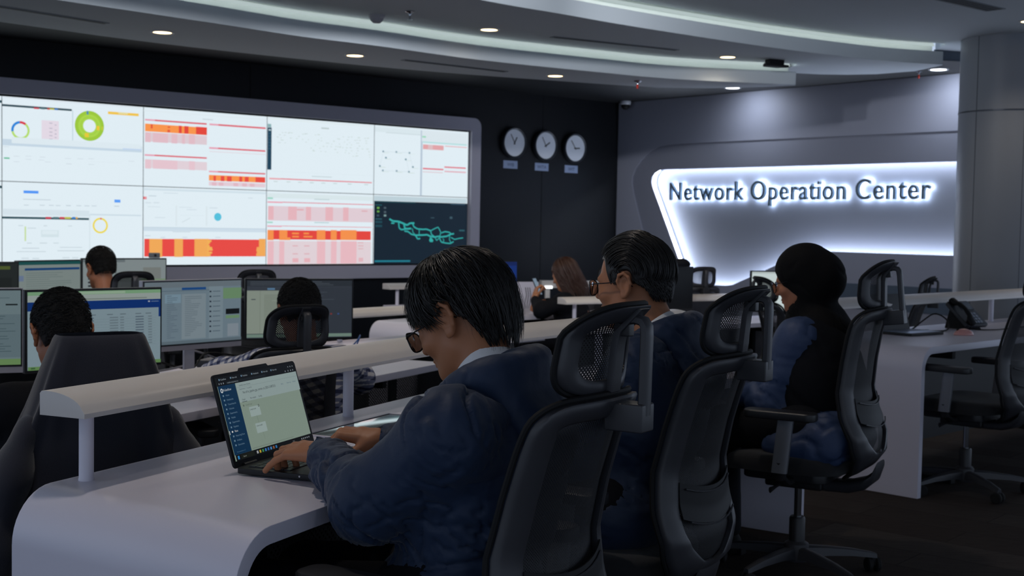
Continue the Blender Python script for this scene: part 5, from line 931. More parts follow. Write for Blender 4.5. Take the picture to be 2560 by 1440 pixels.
# ---------------------------------------------------------------- laptops and desk items
def keyboard_keys(t, W_, x0, y0, x1, y1, z, rows=6, ncol=14, mt=None, nm='key'):
    kw = (x1 - x0) / ncol; kh = (y1 - y0) / rows
    for r in range(rows):
        if r == 0: spans = [(0, 1), (1, 2), (2, 3), (3, 9), (9, 10), (10, 11), (11, 12), (12, 13), (13, 14)]
        else: spans = [(k, k + 1) for k in range(ncol)]
        for a, b in spans:
            m = MB(); m.box((x0 + a * kw + .0012, y0 + r * kh + .0012, z), (x0 + b * kw - .0012, y0 + (r + 1) * kh - .0012, z + .0018)); m.build(nm, mt or M['key'], t, smooth=0)
LW, LD = .355, .235
lap = thing('laptop', 'open black laptop on the near white desk', 'laptop', (-.600, 2.775, .74), face_dir(20.5))
body_m = mat('laptop_shell', '17181c', .45, .3)
m = MB(); m.prism(rrect(0, -LD, LW, 0, .012, 5), .004, .0165); base = m.build('base', body_m, lap, bevel=.002)
m = MB(); m.prism(rrect(.018, -.128, LW - .018, -.018, .004, 3), .0165, .0169); m.build('keyboard_well', M['bezel'], base, smooth=0)
keyboard_keys(base, LW, .020, -.126, LW - .020, -.020, .0169)
m = MB(); m.prism(rrect(.115, -.222, .225, -.142, .003, 3), .0165, .0170); m.build('touchpad', mat('pad', '2a2e36', .3), base, smooth=0)
for x_ in (.03, LW - .03):
    for y_ in (-.03, -LD + .03):
        m = MB(); m.lathe([(.006, 0), (.006, .0045)], 12, Matrix.Translation((x_, y_, 0))); m.build('foot', M['rubber'], base)
for k, y_ in enumerate((-.16, -.185, -.21)):
    m = MB(); m.lathe([(.001, 0), (.0022, 0), (.0022, .0006), (.001, .0006)], 8, Matrix.Translation((-.0001, y_, .011)) @ Matrix.Rotation(R(-90), 4, 'Y')); m.build('port', M['chrome'], base, smooth=0)
LH_ = .212; tilt = R(-17)
Tl = Matrix.Translation((0, .004, .013)) @ Matrix.Rotation(tilt, 4, 'X')     # x right, z up the lid, -y towards the user
m = MB(); pts = rrect(0, 0, LW, LH_, .010, 5)
m.prism(pts, -.003, .003, Tl @ Matrix.Rotation(R(90), 4, 'X')); 
lid = m.build('lid', body_m, lap, bevel=.001)
m = MB(); m.prism([(.110, LH_ - .001), (.235, LH_ - .001), (.228, LH_ + .006), (.117, LH_ + .006)], -.003, .003, Tl @ Matrix.Rotation(R(90), 4, 'X')); m.build('camera_ridge', body_m, lid, bevel=.001)
for x_ in (.06, LW - .06):
    m = MB(); m.lathe([(.006, -.025), (.006, .025)], 14, Matrix.Translation((x_, .002, .0155)) @ Matrix.Rotation(R(90), 4, 'Y')); m.build('hinge', body_m, lid)
def ui_laptop(w_, h_):
    u = UI(w_, h_, '9fb3a4'); u.R(0, 0, 1, .105, '12161b')
    for k, x_ in enumerate((.055, .19, .32, .45, .58, .70)): u.text(('Kubeflow', 'New tab', 'Pipelines', 'Notebook', 'New tab', 'New tab')[k], x_, .042, .03, 'a8b4bc'); u.R(x_ - .022, .02, x_ - .008, .042, '7a9ab4')
    u.R(.10, .066, .60, .096, '1f252b'); u.text('kubeflow/pipeline/runs', .12, .09, .026, '9aa6ae')
    for x_ in (.02, .045, .07, .86, .90, .935, .965): u.R(x_, .07, x_ + .012, .088, '8a949c')
    for x_ in (.91, .94, .97): u.R(x_, .022, x_ + .01, .036, '9aa4aa')
    u.R(0, .105, .205, .93, '0c3a5e'); u.text('Kubeflow', .055, .175, .042, 'e6eef4'); u.ring(.035 * w_, (1 - .163) * h_, .0052, .0022, 0, 360, 'e6eef4')
    for k, s_ in enumerate(('Home', 'Notebooks', 'Tensorboards', 'Volumes', 'Experiments', 'Models', 'Experiments', 'Pipelines', 'Runs', 'Recurring Runs', 'Artifacts', 'Executions')):
        y_ = .235 + k * .054; u.text(s_, .065, y_, .03 if k != 8 else .034, '7fa0b8' if k != 8 else 'ffffff'); u.R(.03, y_ - .02, .045, y_, '7fa0b8' if k != 8 else 'ffffff')
    u.R(.0, .64, .006, .685, 'ffffff')
    u.text('Documentation v1.0', .03, .905, .022, '5f86a4')
    u.R(.205, .105, 1, .345, 'b0c4c2'); u.R(.205, .163, 1, .166, '93a6a6'); u.text('kubeflow-user (Owner)', .24, .150, .026, '4c5a64'); u.text('Experiments  >  hs_pipeline', .235, .195, .024, '5c6a74')
    u.text('Run of hs_pipeline_gpu_version_at_2025-12-08T23:5', .265, .245, .042, '2c3740', .82)
    for x_, s_ in ((.76, 'Retry'), (.84, 'Clone run'), (.92, 'Archive')): u.text(s_, x_, .235, .024, '4a6a8a')
    for x_, s_ in ((.235, 'Graph'), (.335, 'Run output'), (.44, 'Config')): u.text(s_, x_, .325, .028, '33404a')
    u.R(.23, .34, .29, .345, '2c3740'); u.text('Simplify Graph', .26, .395, .024, '6a766c'); u.ring(.235 * w_, (1 - .388) * h_, .0022, .0008, 0, 360, '5a665e')
    u.R(.29, .42, .42, .54, 'b8ccc8'); u.text('preprocess', .30, .46, .028, '3c4a4a'); u.line([(.36 * w_, (1 - .54) * h_), (.365 * w_, (1 - .63) * h_)], .0006, '6a766c')
    u.R(.315, .63, .445, .75, 'b8ccc8'); u.text('train-model', .325, .67, .028, '3c4a4a'); u.line([(.385 * w_, (1 - .75) * h_), (.39 * w_, (1 - .84) * h_)], .0006, '7c887c')
    u.R(.215, .905, .75, .912, '8a9a8e'); u.ring(.41 * w_, (1 - .425) * h_, .003, .0015, 0, 360, '5a665e')
    u.R(0, .93, 1, 1, '101316'); u.R(.02, .945, .04, .985, '3aa0e8'); u.R(.06, .94, .22, .99, '20241c'); u.text('Search', .085, .975, .026, 'a0a8a0')
    for k, c_ in enumerate(('c8ccd0', 'e0c040', '4aa86a', '4a90d8', '3a78c8', '5aa0e0', 'a86a4a', '3a8ad0')): u.R(.25 + .034 * k, .948, .27 + .034 * k, .982, c_)
    for x_ in (.84, .865, .89, .915, .94): u.R(x_, .955, x_ + .012, .972, 'a8b0b8')
    u.text('31 C', .72, .97, .024, 'a8b0b8'); return u
us = ui_laptop(LW - .018, LH_ - .022); so = us.build('screen', MATS['screen_laptop'], lid, smooth=0)
so.matrix_basis = Tl @ Matrix.Translation((.009, -.0035, .015)) @ Matrix.Rotation(R(90), 4, 'X')
lap2 = thing('laptop', 'dark laptop with pale keyboard beside the pink mouse on the right hand desk', 'laptop', (2.02, 7.02, .74), face_dir(52), )
m = MB(); m.prism(rrect(0, -.22, .31, 0, .01, 4), .002, .016); b2 = m.build('base', body_m, lap2, bevel=.002)
m = MB(); m.prism(rrect(.012, -.21, .298, -.01, .006, 3), .016, .0166); m.build('keyboard_deck', mat('silver_deck', '9fb0c8', .3, .5), b2, smooth=0)
keyboard_keys(b2, .31, .02, -.11, .29, -.015, .0166, 5, 12, mat('silver_key', '6c7686', .5))
m = MB(); m.prism(rrect(0, 0, .31, .205, .01, 4), -.003, .003, Matrix.Translation((0, .004, .013)) @ Matrix.Rotation(R(-14), 4, 'X') @ Matrix.Rotation(R(90), 4, 'X')); m.build('lid', body_m, lap2, bevel=.001)
ms = thing('computer_mouse', 'pink computer mouse on the right hand desk', 'mouse', (2.50, 7.02, .74), R(100))
P, Q = nets([(ell_((0, 0, .0), (.036, .058, .036)), 0), (box_((0, 0, -.05), (.2, .2, .05), .001), .002, 's')], .003, (-.05, -.07, -.006), (.05, .07, .045))
mesh_np('shell', P, Q, mat('pink_plastic', 'd89a94', .2, coat=.5), ms)
m = MB(); m.lathe([(.001, -.004), (.008, -.004), (.008, .004), (.001, .004)], 14, Matrix.Translation((0, .035, .026)) @ Matrix.Rotation(R(90), 4, 'Y')); m.build('scroll_wheel', M['dark'], ms)
m = MB(); m.tube([tuple(q) for q in catmull([(2.20, 7.22, .745), (2.30, 7.30, .746), (2.38, 7.36, .79), (2.47, 7.42, .83), (2.52, 7.36, .80), (2.50, 7.28, .75), (2.40, 7.20, .745), (2.30, 7.26, .745), (2.24, 7.40, .745)], 6)], .0045, 8)
tag(m.build('power_cable', M['dark']), 'looped black cable rising behind the pink mouse', 'cable')
# desk telephone
ph = thing('desk_phone', 'black desk telephone with a tilted face on the right hand desk', 'telephone', (2.72, 7.44, .74), face_dir(52))
Tp = Matrix.Translation((0, 0, .01)) @ Matrix.Rotation(R(42), 4, 'X')
m = MB(); m.prism(rrect(-.10, 0, .11, .20, .014, 4), 0, .022, Tp); bd = m.build('body', mat('phone_plastic', '23262c', .4), ph, bevel=.004)
m = MB(); m.prism([(0, .0), (.17, .0), (.14, .11), (.10, .115)], -.06, .06, T4((0, 0, .0), (0, 1, 0), (0, 0, 1), (1, 0, 0))); m.build('stand', M['dark'], ph, bevel=.004)
m = MB(); m.box((-.025, .125, .022), (.095, .185, .026), Tp); m.build('display', mat('phone_lcd', '4a525c', .25), ph)
for r_ in range(4):
    for c_ in range(3):
        m = MB(); m.box((-.012 + c_ * .03, .018 + r_ * .022, .022), (.010 + c_ * .03, .034 + r_ * .022, .027), Tp); m.build('button', mat('phone_button', '8a929e', .5), ph, bevel=.001)
m = MB(); rings = [[tuple(Tp @ Vector((-.065 + w_ * math.cos(a), y_, z_ + h_ * math.sin(a)))) for a in [2 * PI * k / 12 for k in range(12)]] for y_, z_, w_, h_ in ((-.005, .034, .012, .010), (.0, .036, .026, .016), (.035, .040, .028, .018), (.055, .056, .017, .012), (.10, .062, .015, .011), (.145, .056, .017, .012), (.165, .040, .028, .018), (.20, .036, .026, .016), (.206, .034, .012, .010))]
m.loops(rings); m.build('handset', M['dark'], ph, smooth=50)
m = MB(); m.tube([tuple(q) for q in catmull([(-.065, .0, .02), (-.09, -.05, .008), (.02, -.10, .006), (.20, -.09, .006), (.45, -.05, .006)], 8)], .0035, 8); m.build('cord', M['dark'], ph)
# odds and ends on the monitor desk
zz = LOW + .74
def dA2(x, y): a = R(24.4); return (1.025 - .912 * 3.117 + x * math.sin(a) - y * math.cos(a), .912 * 2.5 + .41 * 3.117 + x * math.cos(a) + y * math.sin(a))
for k, (x, y, lab) in enumerate(((1.86, .30, 'black keyboard under the mail monitor'), (2.62, .26, 'black keyboard in front of the dark grey monitor'))):
    kx_, ky_ = dA2(x, y); t = thing('keyboard', lab, 'keyboard', (kx_, ky_, zz), face_dir(24.4), 'desk keyboards')
    m = MB(); m.prism(rrect(-.21, -.07, .21, .07, .01, 3), .0, .018); m.build('case', M['black'], t, bevel=.003)
    keyboard_keys(t, .4, -.2, -.062, .2, .062, .018, 5, 15, M['key'])
for k, pts in enumerate(([(1.9, .92, .01), (2.1, .8, .06), (2.25, .9, .015), (2.4, .78, .05), (2.6, .93, .09), (2.8, .85, .012)], [(2.0, .82, .012), (2.2, .94, .09), (2.5, .86, .012), (2.7, .9, .07), (3.0, .8, .012)])):
    m = MB(); m.tube([(*dA2(x, y), zz + z_) for x, y, z_ in [tuple(q) for q in catmull(pts, 6)]], .005, 8)
    tag(m.build('cable', M['dark'] if k else mat('grey_cable', '8c8c92', .5)), ('tangled black cable', 'tangled grey cable')[1 - k] + ' below the mail monitor', 'cable')
for k, (x, y, ry_, lab) in enumerate(((2.05, .86, 20, 'pale box of papers below the mail monitor'), (2.75, .90, -15, 'black power adapter among the tangled cables'))):
    bx_ = thing('paper_box' if k == 0 else 'power_adapter', lab, 'box' if k == 0 else 'adapter', (*dA2(x, y), zz), face_dir(24.4 + ry_))
    m = MB(); m.box((-.09, -.06, 0), (.09, .06, .035)); m.build('box', mat('paper_white', 'b4b8bc', .8) if k == 0 else M['black'], bx_, bevel=.006)
m = MB(); m.tube([tuple(q) for q in catmull([(*dA2(.30, .35), zz + .03), (*dA2(.40, .28), zz + .07), (*dA2(.55, .36), zz + .08), (*dA2(.75, .5), zz + .02)], 6)], .004, 8)
tag(m.build('network_cable', mat('blue_cable', '1f5aa0', .4)), 'blue network cable under the leftmost monitor', 'cable')
m = MB(); m.tube([tuple(q) for q in catmull([(*dA2(3.30, .5), zz + .01), (*dA2(3.38, .45), zz + .10), (*dA2(3.5, .5), zz + .12), (*dA2(3.6, .6), zz + .01)], 6)], .004, 8)
tag(m.build('network_cable', mat('blue_cable', '1f5aa0', .4)), 'blue network cable right of the dark grey monitor', 'cable')

# ---------------------------------------------------------------- people
V3 = lambda *a: np.array(a, float)
def join_meshes(name, items, m, parent):
    Ps, Qs, o = [], [], 0
    for P, Q in items: Ps.append(P); Qs.append(Q + o); o += len(P)
    return mesh_np(name, np.concatenate(Ps), np.concatenate(Qs), m, parent)
def xf(P, Mx):
    A = np.array(Mx); return P @ A[:3, :3].T + A[:3, 3]
def head_prims():
    p = [(ell_((0, -.012, .045), (.074, .097, .084)), 0), (ell_((0, .030, -.020), (.062, .066, .088)), .03), (ell_((0, .058, -.092), (.027, .028, .020)), .035),
         (cap_((-.048, .012, -.052), (-.022, .066, -.090), .018, .014), .03), (cap_((.048, .012, -.052), (.022, .066, -.090), .018, .014), .03),
         (cap_((-.035, .083, .022), (.035, .083, .022), .008), .016), (cap_((0, .088, .012), (0, .106, -.022), .0075, .011), .010), (ell_((-.013, .094, -.026), (.008, .010, .007)), .006), (ell_((.013, .094, -.026), (.008, .010, .007)), .006),
         (ell_((-.031, .098, .003), (.016, .016, .011)), .012, 's'), (ell_((.031, .098, .003), (.016, .016, .011)), .012, 's'),
         (ell_((-.031, .079, .003), (.0135, .0125, .0125)), .004), (ell_((.031, .079, .003), (.0135, .0125, .0125)), .004),
         (ell_((0, .090, -.053), (.021, .009, .0052)), .006), (ell_((0, .089, -.063), (.018, .010, .0062)), .006), (cap_((-.02, .097, -.0578), (.02, .097, -.0578), .0016), .003, 's'),
         (ell_((-.038, .068, -.022), (.022, .02, .018)), .02), (ell_((.038, .068, -.022), (.022, .02, .018)), .02)]
    for s in (-1, 1):
        X = .0765 * s
        p += [(ell_((X + .002 * s, -.008, .0), (.007, .018, .030)), .006)]
        rim = [(.002, .010, -.004), (.006, .012, .014), (.011, .004, .030), (.014, -.012, .034), (.015, -.025, .022), (.013, -.027, .004), (.009, -.020, -.014), (.004, -.008, -.028), (.002, .002, -.030), (.001, .004, -.020)]
        for a, b in zip(rim, rim[1:]): p.append((cap_((X + s * a[0], a[1], a[2]), (X + s * b[0], b[1], b[2]), .0042, .0042), .004))
        p.append((ell_((X + s * .010, -.008, .004), (.006, .010, .014)), .004, 's'))
        p.append((ell_((X + s * .004, -.002, -.026), (.005, .008, .009)), .004))
    return p
def make_head(Hm, Nb, res=.003):
    """head in its own frame with a neck reaching the neck base Nb (world)"""
    inv = np.array(Hm.inverted()); nb = (inv @ np.array([*Nb, 1]))[:3]
    pr = head_prims(); a = V3(0, -.022, -.035); 
    pr.insert(2, (cap_(a, nb, .052, .060), .03))
    lo = np.minimum(V3(-.11, -.13, -.14), nb - .08); hi = np.maximum(V3(.11, .13, .14), nb + .07)
    P, Q = nets(pr, res, lo, hi)
    return xf(P, Hm), Q
def hand_prims(W, fwd, up, thumb, flex, splay=(6, 1, -5, -14), elbow=None, th=(.62, .62, -.35), thflex=(12, 18)):
    """thumb=+1: thumb on the fwd x up side. flex: four (mcp,pip,dip) triples, index first"""
    W = np.array(W, float); f = np.array(fwd, float); f /= np.linalg.norm(f); u = np.array(up, float); u -= f * (u @ f); u /= np.linalg.norm(u); s = np.cross(f, u) * thumb
    pr = [(cap_(W - f * .005, W + f * .045, .021, .020), 0)]
    mc = [(.029, .086), (.0095, .092), (-.0105, .088), (-.029, .079)]; seg = [(.042, .025, .019), (.046, .029, .020), (.042, .027, .019), (.033, .020, .018)]
    rad = [.0092, .0094, .0090, .0080]
    for (so, fo), sg, fl, sp, r in zip(mc, seg, flex, splay, rad):
        m_ = W + f * fo + s * so - u * (.002 + abs(so) * .12)
        pr.append((cap_(W + f * .012 + s * so * .55, m_, .0145, .0108), .012))
        a = R(sp); d = f * math.cos(a) + s * math.sin(a); ang = 0; q = m_
        for L, da, rr in zip(sg, fl, (r, r * .93, r * .85)):
            ang += R(da); dd = d * math.cos(ang) - u * math.sin(ang); e = q + dd * L
            pr.append((cap_(q, e, rr, rr * .93), .0035)); q = e
    t0 = W + f * .018 + s * .022 - u * .006; d = f * th[0] + s * th[1] + u * th[2]; d /= np.linalg.norm(d)
    t1 = t0 + d * .042; pr.append((cap_(W + f * .02, t0, .017, .016), .012)); pr.append((cap_(t0, t1, .0155, .0115), .010))
    d2 = d * math.cos(R(thflex[0])) + f * math.sin(R(thflex[0])); d2 /= np.linalg.norm(d2); t2 = t1 + d2 * .032; pr.append((cap_(t1, t2, .0112, .0098), .004))
    d3 = d2 * math.cos(R(thflex[1])) + f * math.sin(R(thflex[1])); d3 /= np.linalg.norm(d3); pr.append((cap_(t2, t2 + d3 * .024, .0098, .0085), .003))
    if elbow is not None: pr.append((cap_(W, W + (np.array(elbow) - W) * .5, .0225, .032), .02))
    return pr
def bbox(pts, m): A = np.array(pts); return A.min(0) - m, A.max(0) + m
def folds(P, Q, bones, amp=.008, fr=11., seed=0., along=2.4, creases=()):
    N = vnormals(P, Q); A = np.array([b[0] for b in bones]); B = np.array([b[1] for b in bones]); D = B - A; L2 = (D * D).sum(1)
    best = np.full(len(P), 9.); ax = np.zeros_like(P)
    for a, d, l in zip(A, D, L2):
        t = np.clip(((P - a) @ d) / l, 0, 1); dist = np.linalg.norm(P - a - t[:, None] * d, axis=1); k = dist < best
        best[k] = dist[k]; ax[k] = d / math.sqrt(l)
    dot = (P * ax).sum(1); qv = P + ax * (dot * (along - 1))[:, None]; qv = qv * fr + seed
    out = np.zeros(len(P)); nf = noise.noise
    for i, (x, y, z) in enumerate(qv.tolist()):
        w1 = nf((x * .35, y * .35, z * .35)); w2 = nf((x * .3 + 9, y * .3, z * .3))
        n1 = nf((x * .70 + w1 * 1.6, y * .70 - w2 * 1.2, z * .70 + w1)); n2 = nf((x * 1.5 + 5 + w2 * 1.5, y * 1.5, z * 1.5 - w1)); lo_ = nf((x * .42 + 3, y * .42, z * .42 + 7))
        c1 = math.exp(-(n1 / .085) ** 2) * max(0, .35 + w2 * 2.2); c2 = math.exp(-(n2 / .06) ** 2) * max(0, w1 * 2 + .15)
        out[i] = lo_ * .75 - abs(n1) * .4 - min(1, c1 * 1.6) * .9 - min(1, c2 * 1.6) * .5 + .3
    for (a, b, w_, dp) in creases:
        a = V3(*a); b = V3(*b); d = b - a; t = np.clip(((P - a) @ d) / (d @ d), 0, 1); dist = np.linalg.norm(P - a - t[:, None] * d, axis=1); e = np.sin(PI * np.clip(t * .9 + .05, 0, 1))
        out += (-np.exp(-(dist / w_) ** 2) + .45 * np.exp(-((dist - 2.1 * w_) / w_) ** 2)) * dp * e / amp
    return P + N * (out * amp)[:, None]
def strand_mesh(paths, wid, name, m, parent, Hm):
    """each lock a tapered strip with a raised middle"""
    mb = MB()
    V = []; F = []
    for pts, w0 in zip(paths, wid):
        P = np.array(pts); n = len(P); o = len(V)
        for i in range(n):
            t = P[min(i + 1, n - 1)] - P[max(i - 1, 0)]; t /= max(np.linalg.norm(t), 1e-9)
            out = P[i] - V3(0, -.012, .0); out /= max(np.linalg.norm(out), 1e-9); s = np.cross(t, out); s /= max(np.linalg.norm(s), 1e-9)
            w = w0 * (math.sin(PI * min(1, (i + .6) / (n * .45)) / 2)) * (1 - (i / (n - 1)) ** 2.2 * .93)
            V += [P[i] - s * w, P[i] + out * w * .55, P[i] + s * w, P[i] - out * w * .3]
        for i in range(n - 1):
            a = o + 4 * i
            for k in range(4): F.append((a + k, a + (k + 1) % 4, a + 4 + (k + 1) % 4, a + 4 + k))
    return mesh_np(name, xf(np.array(V), Hm), np.array(F), m, parent)
def hair_pt(th, phi, off=0., rx=.083, ryf=.100, ryb=.108, rz=.100, c=(0, -.012, .036)):
    """th: 0 front, +/-180 back (deg); phi from the crown (deg)"""
    a = R(th); ry = ryf if math.cos(a) > 0 else ryb; p = R(min(phi, 90)); k = 1.; zz = rz * math.cos(p)
    if phi > 90: e = (phi - 90); zz = -R(e) * .108; k = 1 - .16 * (e / 50) ** 2
    sx = math.sin(p) * k
    return V3(c[0] + (rx + off) * sx * math.sin(a), c[1] + (ry + off) * sx * math.cos(a), c[2] + zz + off * math.cos(p))
def hair_cap(res=.004, grow=.0, nape=-.055, fringe=.040, ear=.030, sideburn=False):
    pr = [(ell_((0, -.012, .040), (.079 + grow, .101 + grow, .092 + grow)), 0), (ell_((0, -.050, -.02), (.062 + grow, .055 + grow, .07)), .03)]
    pr += [(box_((0, .11, -.10 + fringe - .0), (.14, .075, .10), .012, Matrix.Rotation(R(-14), 4, 'X')), .006, 's'), (box_((0, -.0, nape - .10), (.2, .2, .10), .01, Matrix.Rotation(R(-16), 4, 'X')), .006, 's')]
    for s in (-1, 1): pr.append((box_((s * .09, .004, ear - .09), (.035, .030, .09), .014), .006, 's'))
    return nets(pr, res, (-.12, -.14, -.12), (.12, .13, .16))

def person(label, base, f, head_c, pitch, cloth, fl=0., head_f=None, roll=0., Nb=None, sh=None, el=None, wr=None, hands=None, hair='short', jres=.010, cw=1., foldamp=.006, collar=None, glasses=False, hood=False, skin='skin', legs='darkcloth', seed=1., hres=.0032, top='jacket', extra=None, shw=.165, creases=()):
    f = V3(*f, 0); f /= np.linalg.norm(f); lf = V3(-f[1], f[0], 0); up = V3(0, 0, 1); hf = f if head_f is None else V3(*head_f, 0) / np.linalg.norm(head_f)
    root = thing('person', label, 'person', (base[0], base[1], fl), 0, None); O = Matrix.Translation((-base[0], -base[1], -fl))
    Hm = Matrix.Translation(head_c) @ Matrix.Rotation(yaw(hf[0], hf[1]), 4, 'Z') @ Matrix.Rotation(R(-pitch), 4, 'X') @ Matrix.Rotation(R(roll), 4, 'Y')
    H = V3(*head_c)
    Nb = H - hf * .055 - up * .150 if Nb is None else V3(*Nb)
    S = [Nb + lf * shw - up * .065, Nb - lf * shw - up * .065] if sh is None else [V3(*q) for q in sh]
    E = [s_ + f * .10 - up * .235 + (lf if i == 0 else -lf) * .05 for i, s_ in enumerate(S)] if el is None else [V3(*q) for q in el]
    W = [e + f * .235 + up * .03 - (lf if i == 0 else -lf) * .05 for i, e in enumerate(E)] if wr is None else [V3(*q) for q in wr]
    pel = V3(base[0], base[1], fl + .56) - f * .04
    hips = [pel + lf * .09, pel - lf * .09]; kn = [h + f * .42 - up * .03 for h in hips]; an = [k_ - f * .03 + up * (fl + .09 - k_[2]) for k_ in kn]
    O_ = np.array(O)
    loc = lambda P: P + O_[:3, 3]
    # body: head, neck, trunk, limbs and hands
    items = []
    P, Q = make_head(Hm, Nb, hres); items.append((loc(P), Q))
    mid = (Nb + pel) / 2 - f * .01
    pb = [(cap_(pel, mid, .115, .115), 0), (cap_(mid, Nb - up * .10, .11, .10), .05), (cap_(S[0], S[1], .048, .048), .04), (cap_(Nb - up * .05, Nb, .055, .055), .03)]
    for i in (0, 1):
        pb += [(cap_(S[i], E[i], .042, .036), .02), (cap_(E[i], E[i] + (W[i] - E[i]) * .7, .036, .026), .015), (cap_(hips[i], kn[i], .068, .05), .02), (cap_(kn[i], an[i], .048, .034), .015)]
    lo, hi = bbox([Nb, pel, *S, *E, *W, *kn, *an], .13); P, Q = nets(pb, .014, lo, hi); items.append((loc(P), Q))
    HF = hands or [None, None]
    for i in (0, 1):
        if HF[i] is False: continue
        h = HF[i] or {}; fw = h.get('fwd', (W[i] - E[i]) * V3(1, 1, .3)); 
        pr = hand_prims(W[i], fw, h.get('up', (0, 0, 1)), 1 if i == 0 else -1, h.get('flex', ((30, 35, 20),) * 4), h.get('splay', (6, 1, -5, -14)), E[i], h.get('th', (.62, .62, -.35)), h.get('thflex', (12, 18)))
        lo, hi = W[i] - .17, W[i] + .21; P, Q = nets(pr, h.get('res', .004), lo, hi); items.append((loc(P), Q))
    join_meshes('body', items, M[skin], root)
    # upper garment
    k = cw
    rot = Matrix.Rotation(math.atan2(-f[0], f[1]), 4, 'Z'); tilt_a = math.atan2(((Nb - pel) @ f), (Nb - pel)[2]); rot2 = rot @ Matrix.Rotation(-tilt_a, 4, 'X')
    ch = Nb - up * .17 - f * .0; belly = (Nb + pel) / 2 - up * .04 - f * .015
    pc = [(ell_(ch, (.180 * k, .125 * k, .17), rot2), 0), (ell_(belly, (.170 * k, .135 * k, .20), rot2), .06), (ell_(pel - up * .01, (.185 * k, .155 * k, .115), rot), .06),
          (cap_(Nb - up * .055, S[0], .064, .068 * k), .07), (cap_(Nb - up * .055, S[1], .064, .068 * k), .07)]
    bones = [(pel, Nb)]
    for i in (0, 1):
        d = (W[i] - E[i]) / np.linalg.norm(W[i] - E[i]); ce = W[i] - d * .012
        pc += [(cap_(S[i], E[i], .067 * k, .062 * k), .065), (cap_(E[i], ce - d * .05, .060 * k, .045 * k), .045), (cap_(ce - d * .05, ce, .043 * k, .036 * k), .01)]
        bones += [(S[i], E[i]), (E[i], W[i])]
        pc.append((cap_(ce + d * .022, ce + d * .10, .029, .029), .005, 's'))
    nk = Nb + (H - Nb) * .4
    pc.append((cap_(Nb - up * .03 + f * .005, nk + (nk - Nb), .058 if hood else .056, .07), .006, 's'))
    if extra: pc += extra(dict(Nb=Nb, f=f, lf=lf, up=up, S=S, E=E, W=W, pel=pel, rot=rot, rot2=rot2, H=H))
    lo, hi = bbox([Nb + up * .03, pel - up * .05, *S, *E, *W], .20); P, Q = nets(pc, jres, lo, hi)
    P = folds(P, Q, bones, foldamp, seed=seed, creases=creases)
    mesh_np(top, loc(P), Q, M[cloth], root)
    if hood:
        rg = [Nb + f * .105 + lf * .035 - up * .10, Nb + f * .070 + lf * .080 - up * .05, Nb + f * .01 + lf * .100 - up * .005, Nb - f * .060 + lf * .080 + up * .030, Nb - f * .092 + up * .040, Nb - f * .060 - lf * .080 + up * .030, Nb + f * .01 - lf * .100 - up * .005, Nb + f * .070 - lf * .080 - up * .05, Nb + f * .105 - lf * .035 - up * .10]
        rg = catmull(rg, 3); rr = [.018 + .018 * math.sin(PI * q / (len(rg) - 1)) for q in range(len(rg))]
        ph_ = [(cap_(a, b, r1, r2), .010) for a, b, r1, r2 in zip(rg, rg[1:], rr, rr[1:])]
        for q in (-1, -.5, 0, .5, 1):      # the hood's cloth falling from the rim into a point on the back
            a = Nb - f * (.085 - .03 * abs(q)) + lf * (.088 * q) + up * (.03 - .02 * abs(q)); b = Nb - f * (.150 - .03 * abs(q)) + lf * (.070 * q) - up * (.10 - .03 * abs(q)); ph_.append((cap_(a, b, .032, .040), .03))
        ph_.append((ell_(Nb - f * .135 - up * .135, (.085, .038, .05), rot2), .03))
        lo, hi = Nb - .26, Nb + .24; P, Q = nets(ph_, jres, lo, hi); P = folds(P, Q, [(Nb - f * .07 + lf * .15 + up * .05, Nb - f * .14 - lf * .02 - up * .12), (Nb - f * .07 - lf * .15 + up * .05, Nb - f * .14 + lf * .02 - up * .12)], foldamp * .8, 13., seed + 2, .5)
        mesh_np('hood', loc(P), Q, M[cloth], root)
    if collar:
        ax = (H - hf * .03 - up * .05) - Nb; ax /= np.linalg.norm(ax); xx = lf - ax * (lf @ ax); xx /= np.linalg.norm(xx); yy = np.cross(ax, xx)
        if yy @ f < 0: yy = -yy
        rings = []
        for r_, h_ in ((.068, -.035), (.076, -.015), (.073, .010), (.0655, .036), (.0620, .040), (.0590, .032), (.058, -.01), (.058, -.035)):
            rings.append([tuple(Nb + ax * (h_ + .0 - .014 * math.cos(a)) + xx * math.sin(a) * r_ + yy * (math.cos(a) * r_ * 1.02 + .004) + O_[:3, 3]) for a in [2 * PI * q / 40 for q in range(40)]])
        m = MB(); m.loops(rings, closed=True); m.build('shirt_collar', M[collar], root, smooth=60)
    # trousers and shoes
    pt = [(cap_(hips[0], hips[1], .105, .105), 0)]
    for i in (0, 1): pt += [(cap_(hips[i], kn[i], .088, .068), .02), (cap_(kn[i], an[i] + up * .02, .066, .055), .015)]
    lo, hi = bbox([*hips, *kn, *an], .14); P, Q = nets(pt, .016, lo, hi); mesh_np('trousers', loc(P), Q, M[legs], root)
    for i in (0, 1):
        a = an[i]; P, Q = nets([(ell_(a - up * .045 - f * .01, (.045, .05, .05), rot), 0), (ell_(a + f * .10 - up * .055, (.046, .12, .036), rot), .03), (box_(a - up * .19, (.3, .4, .10), .001), .004, 's')], .009, a - .24, a + .26)
        mesh_np('shoe', loc(P), Q, M['rubber'], root)
    Hl = O @ Hm
    rg_ = random.Random(int(seed * 10))
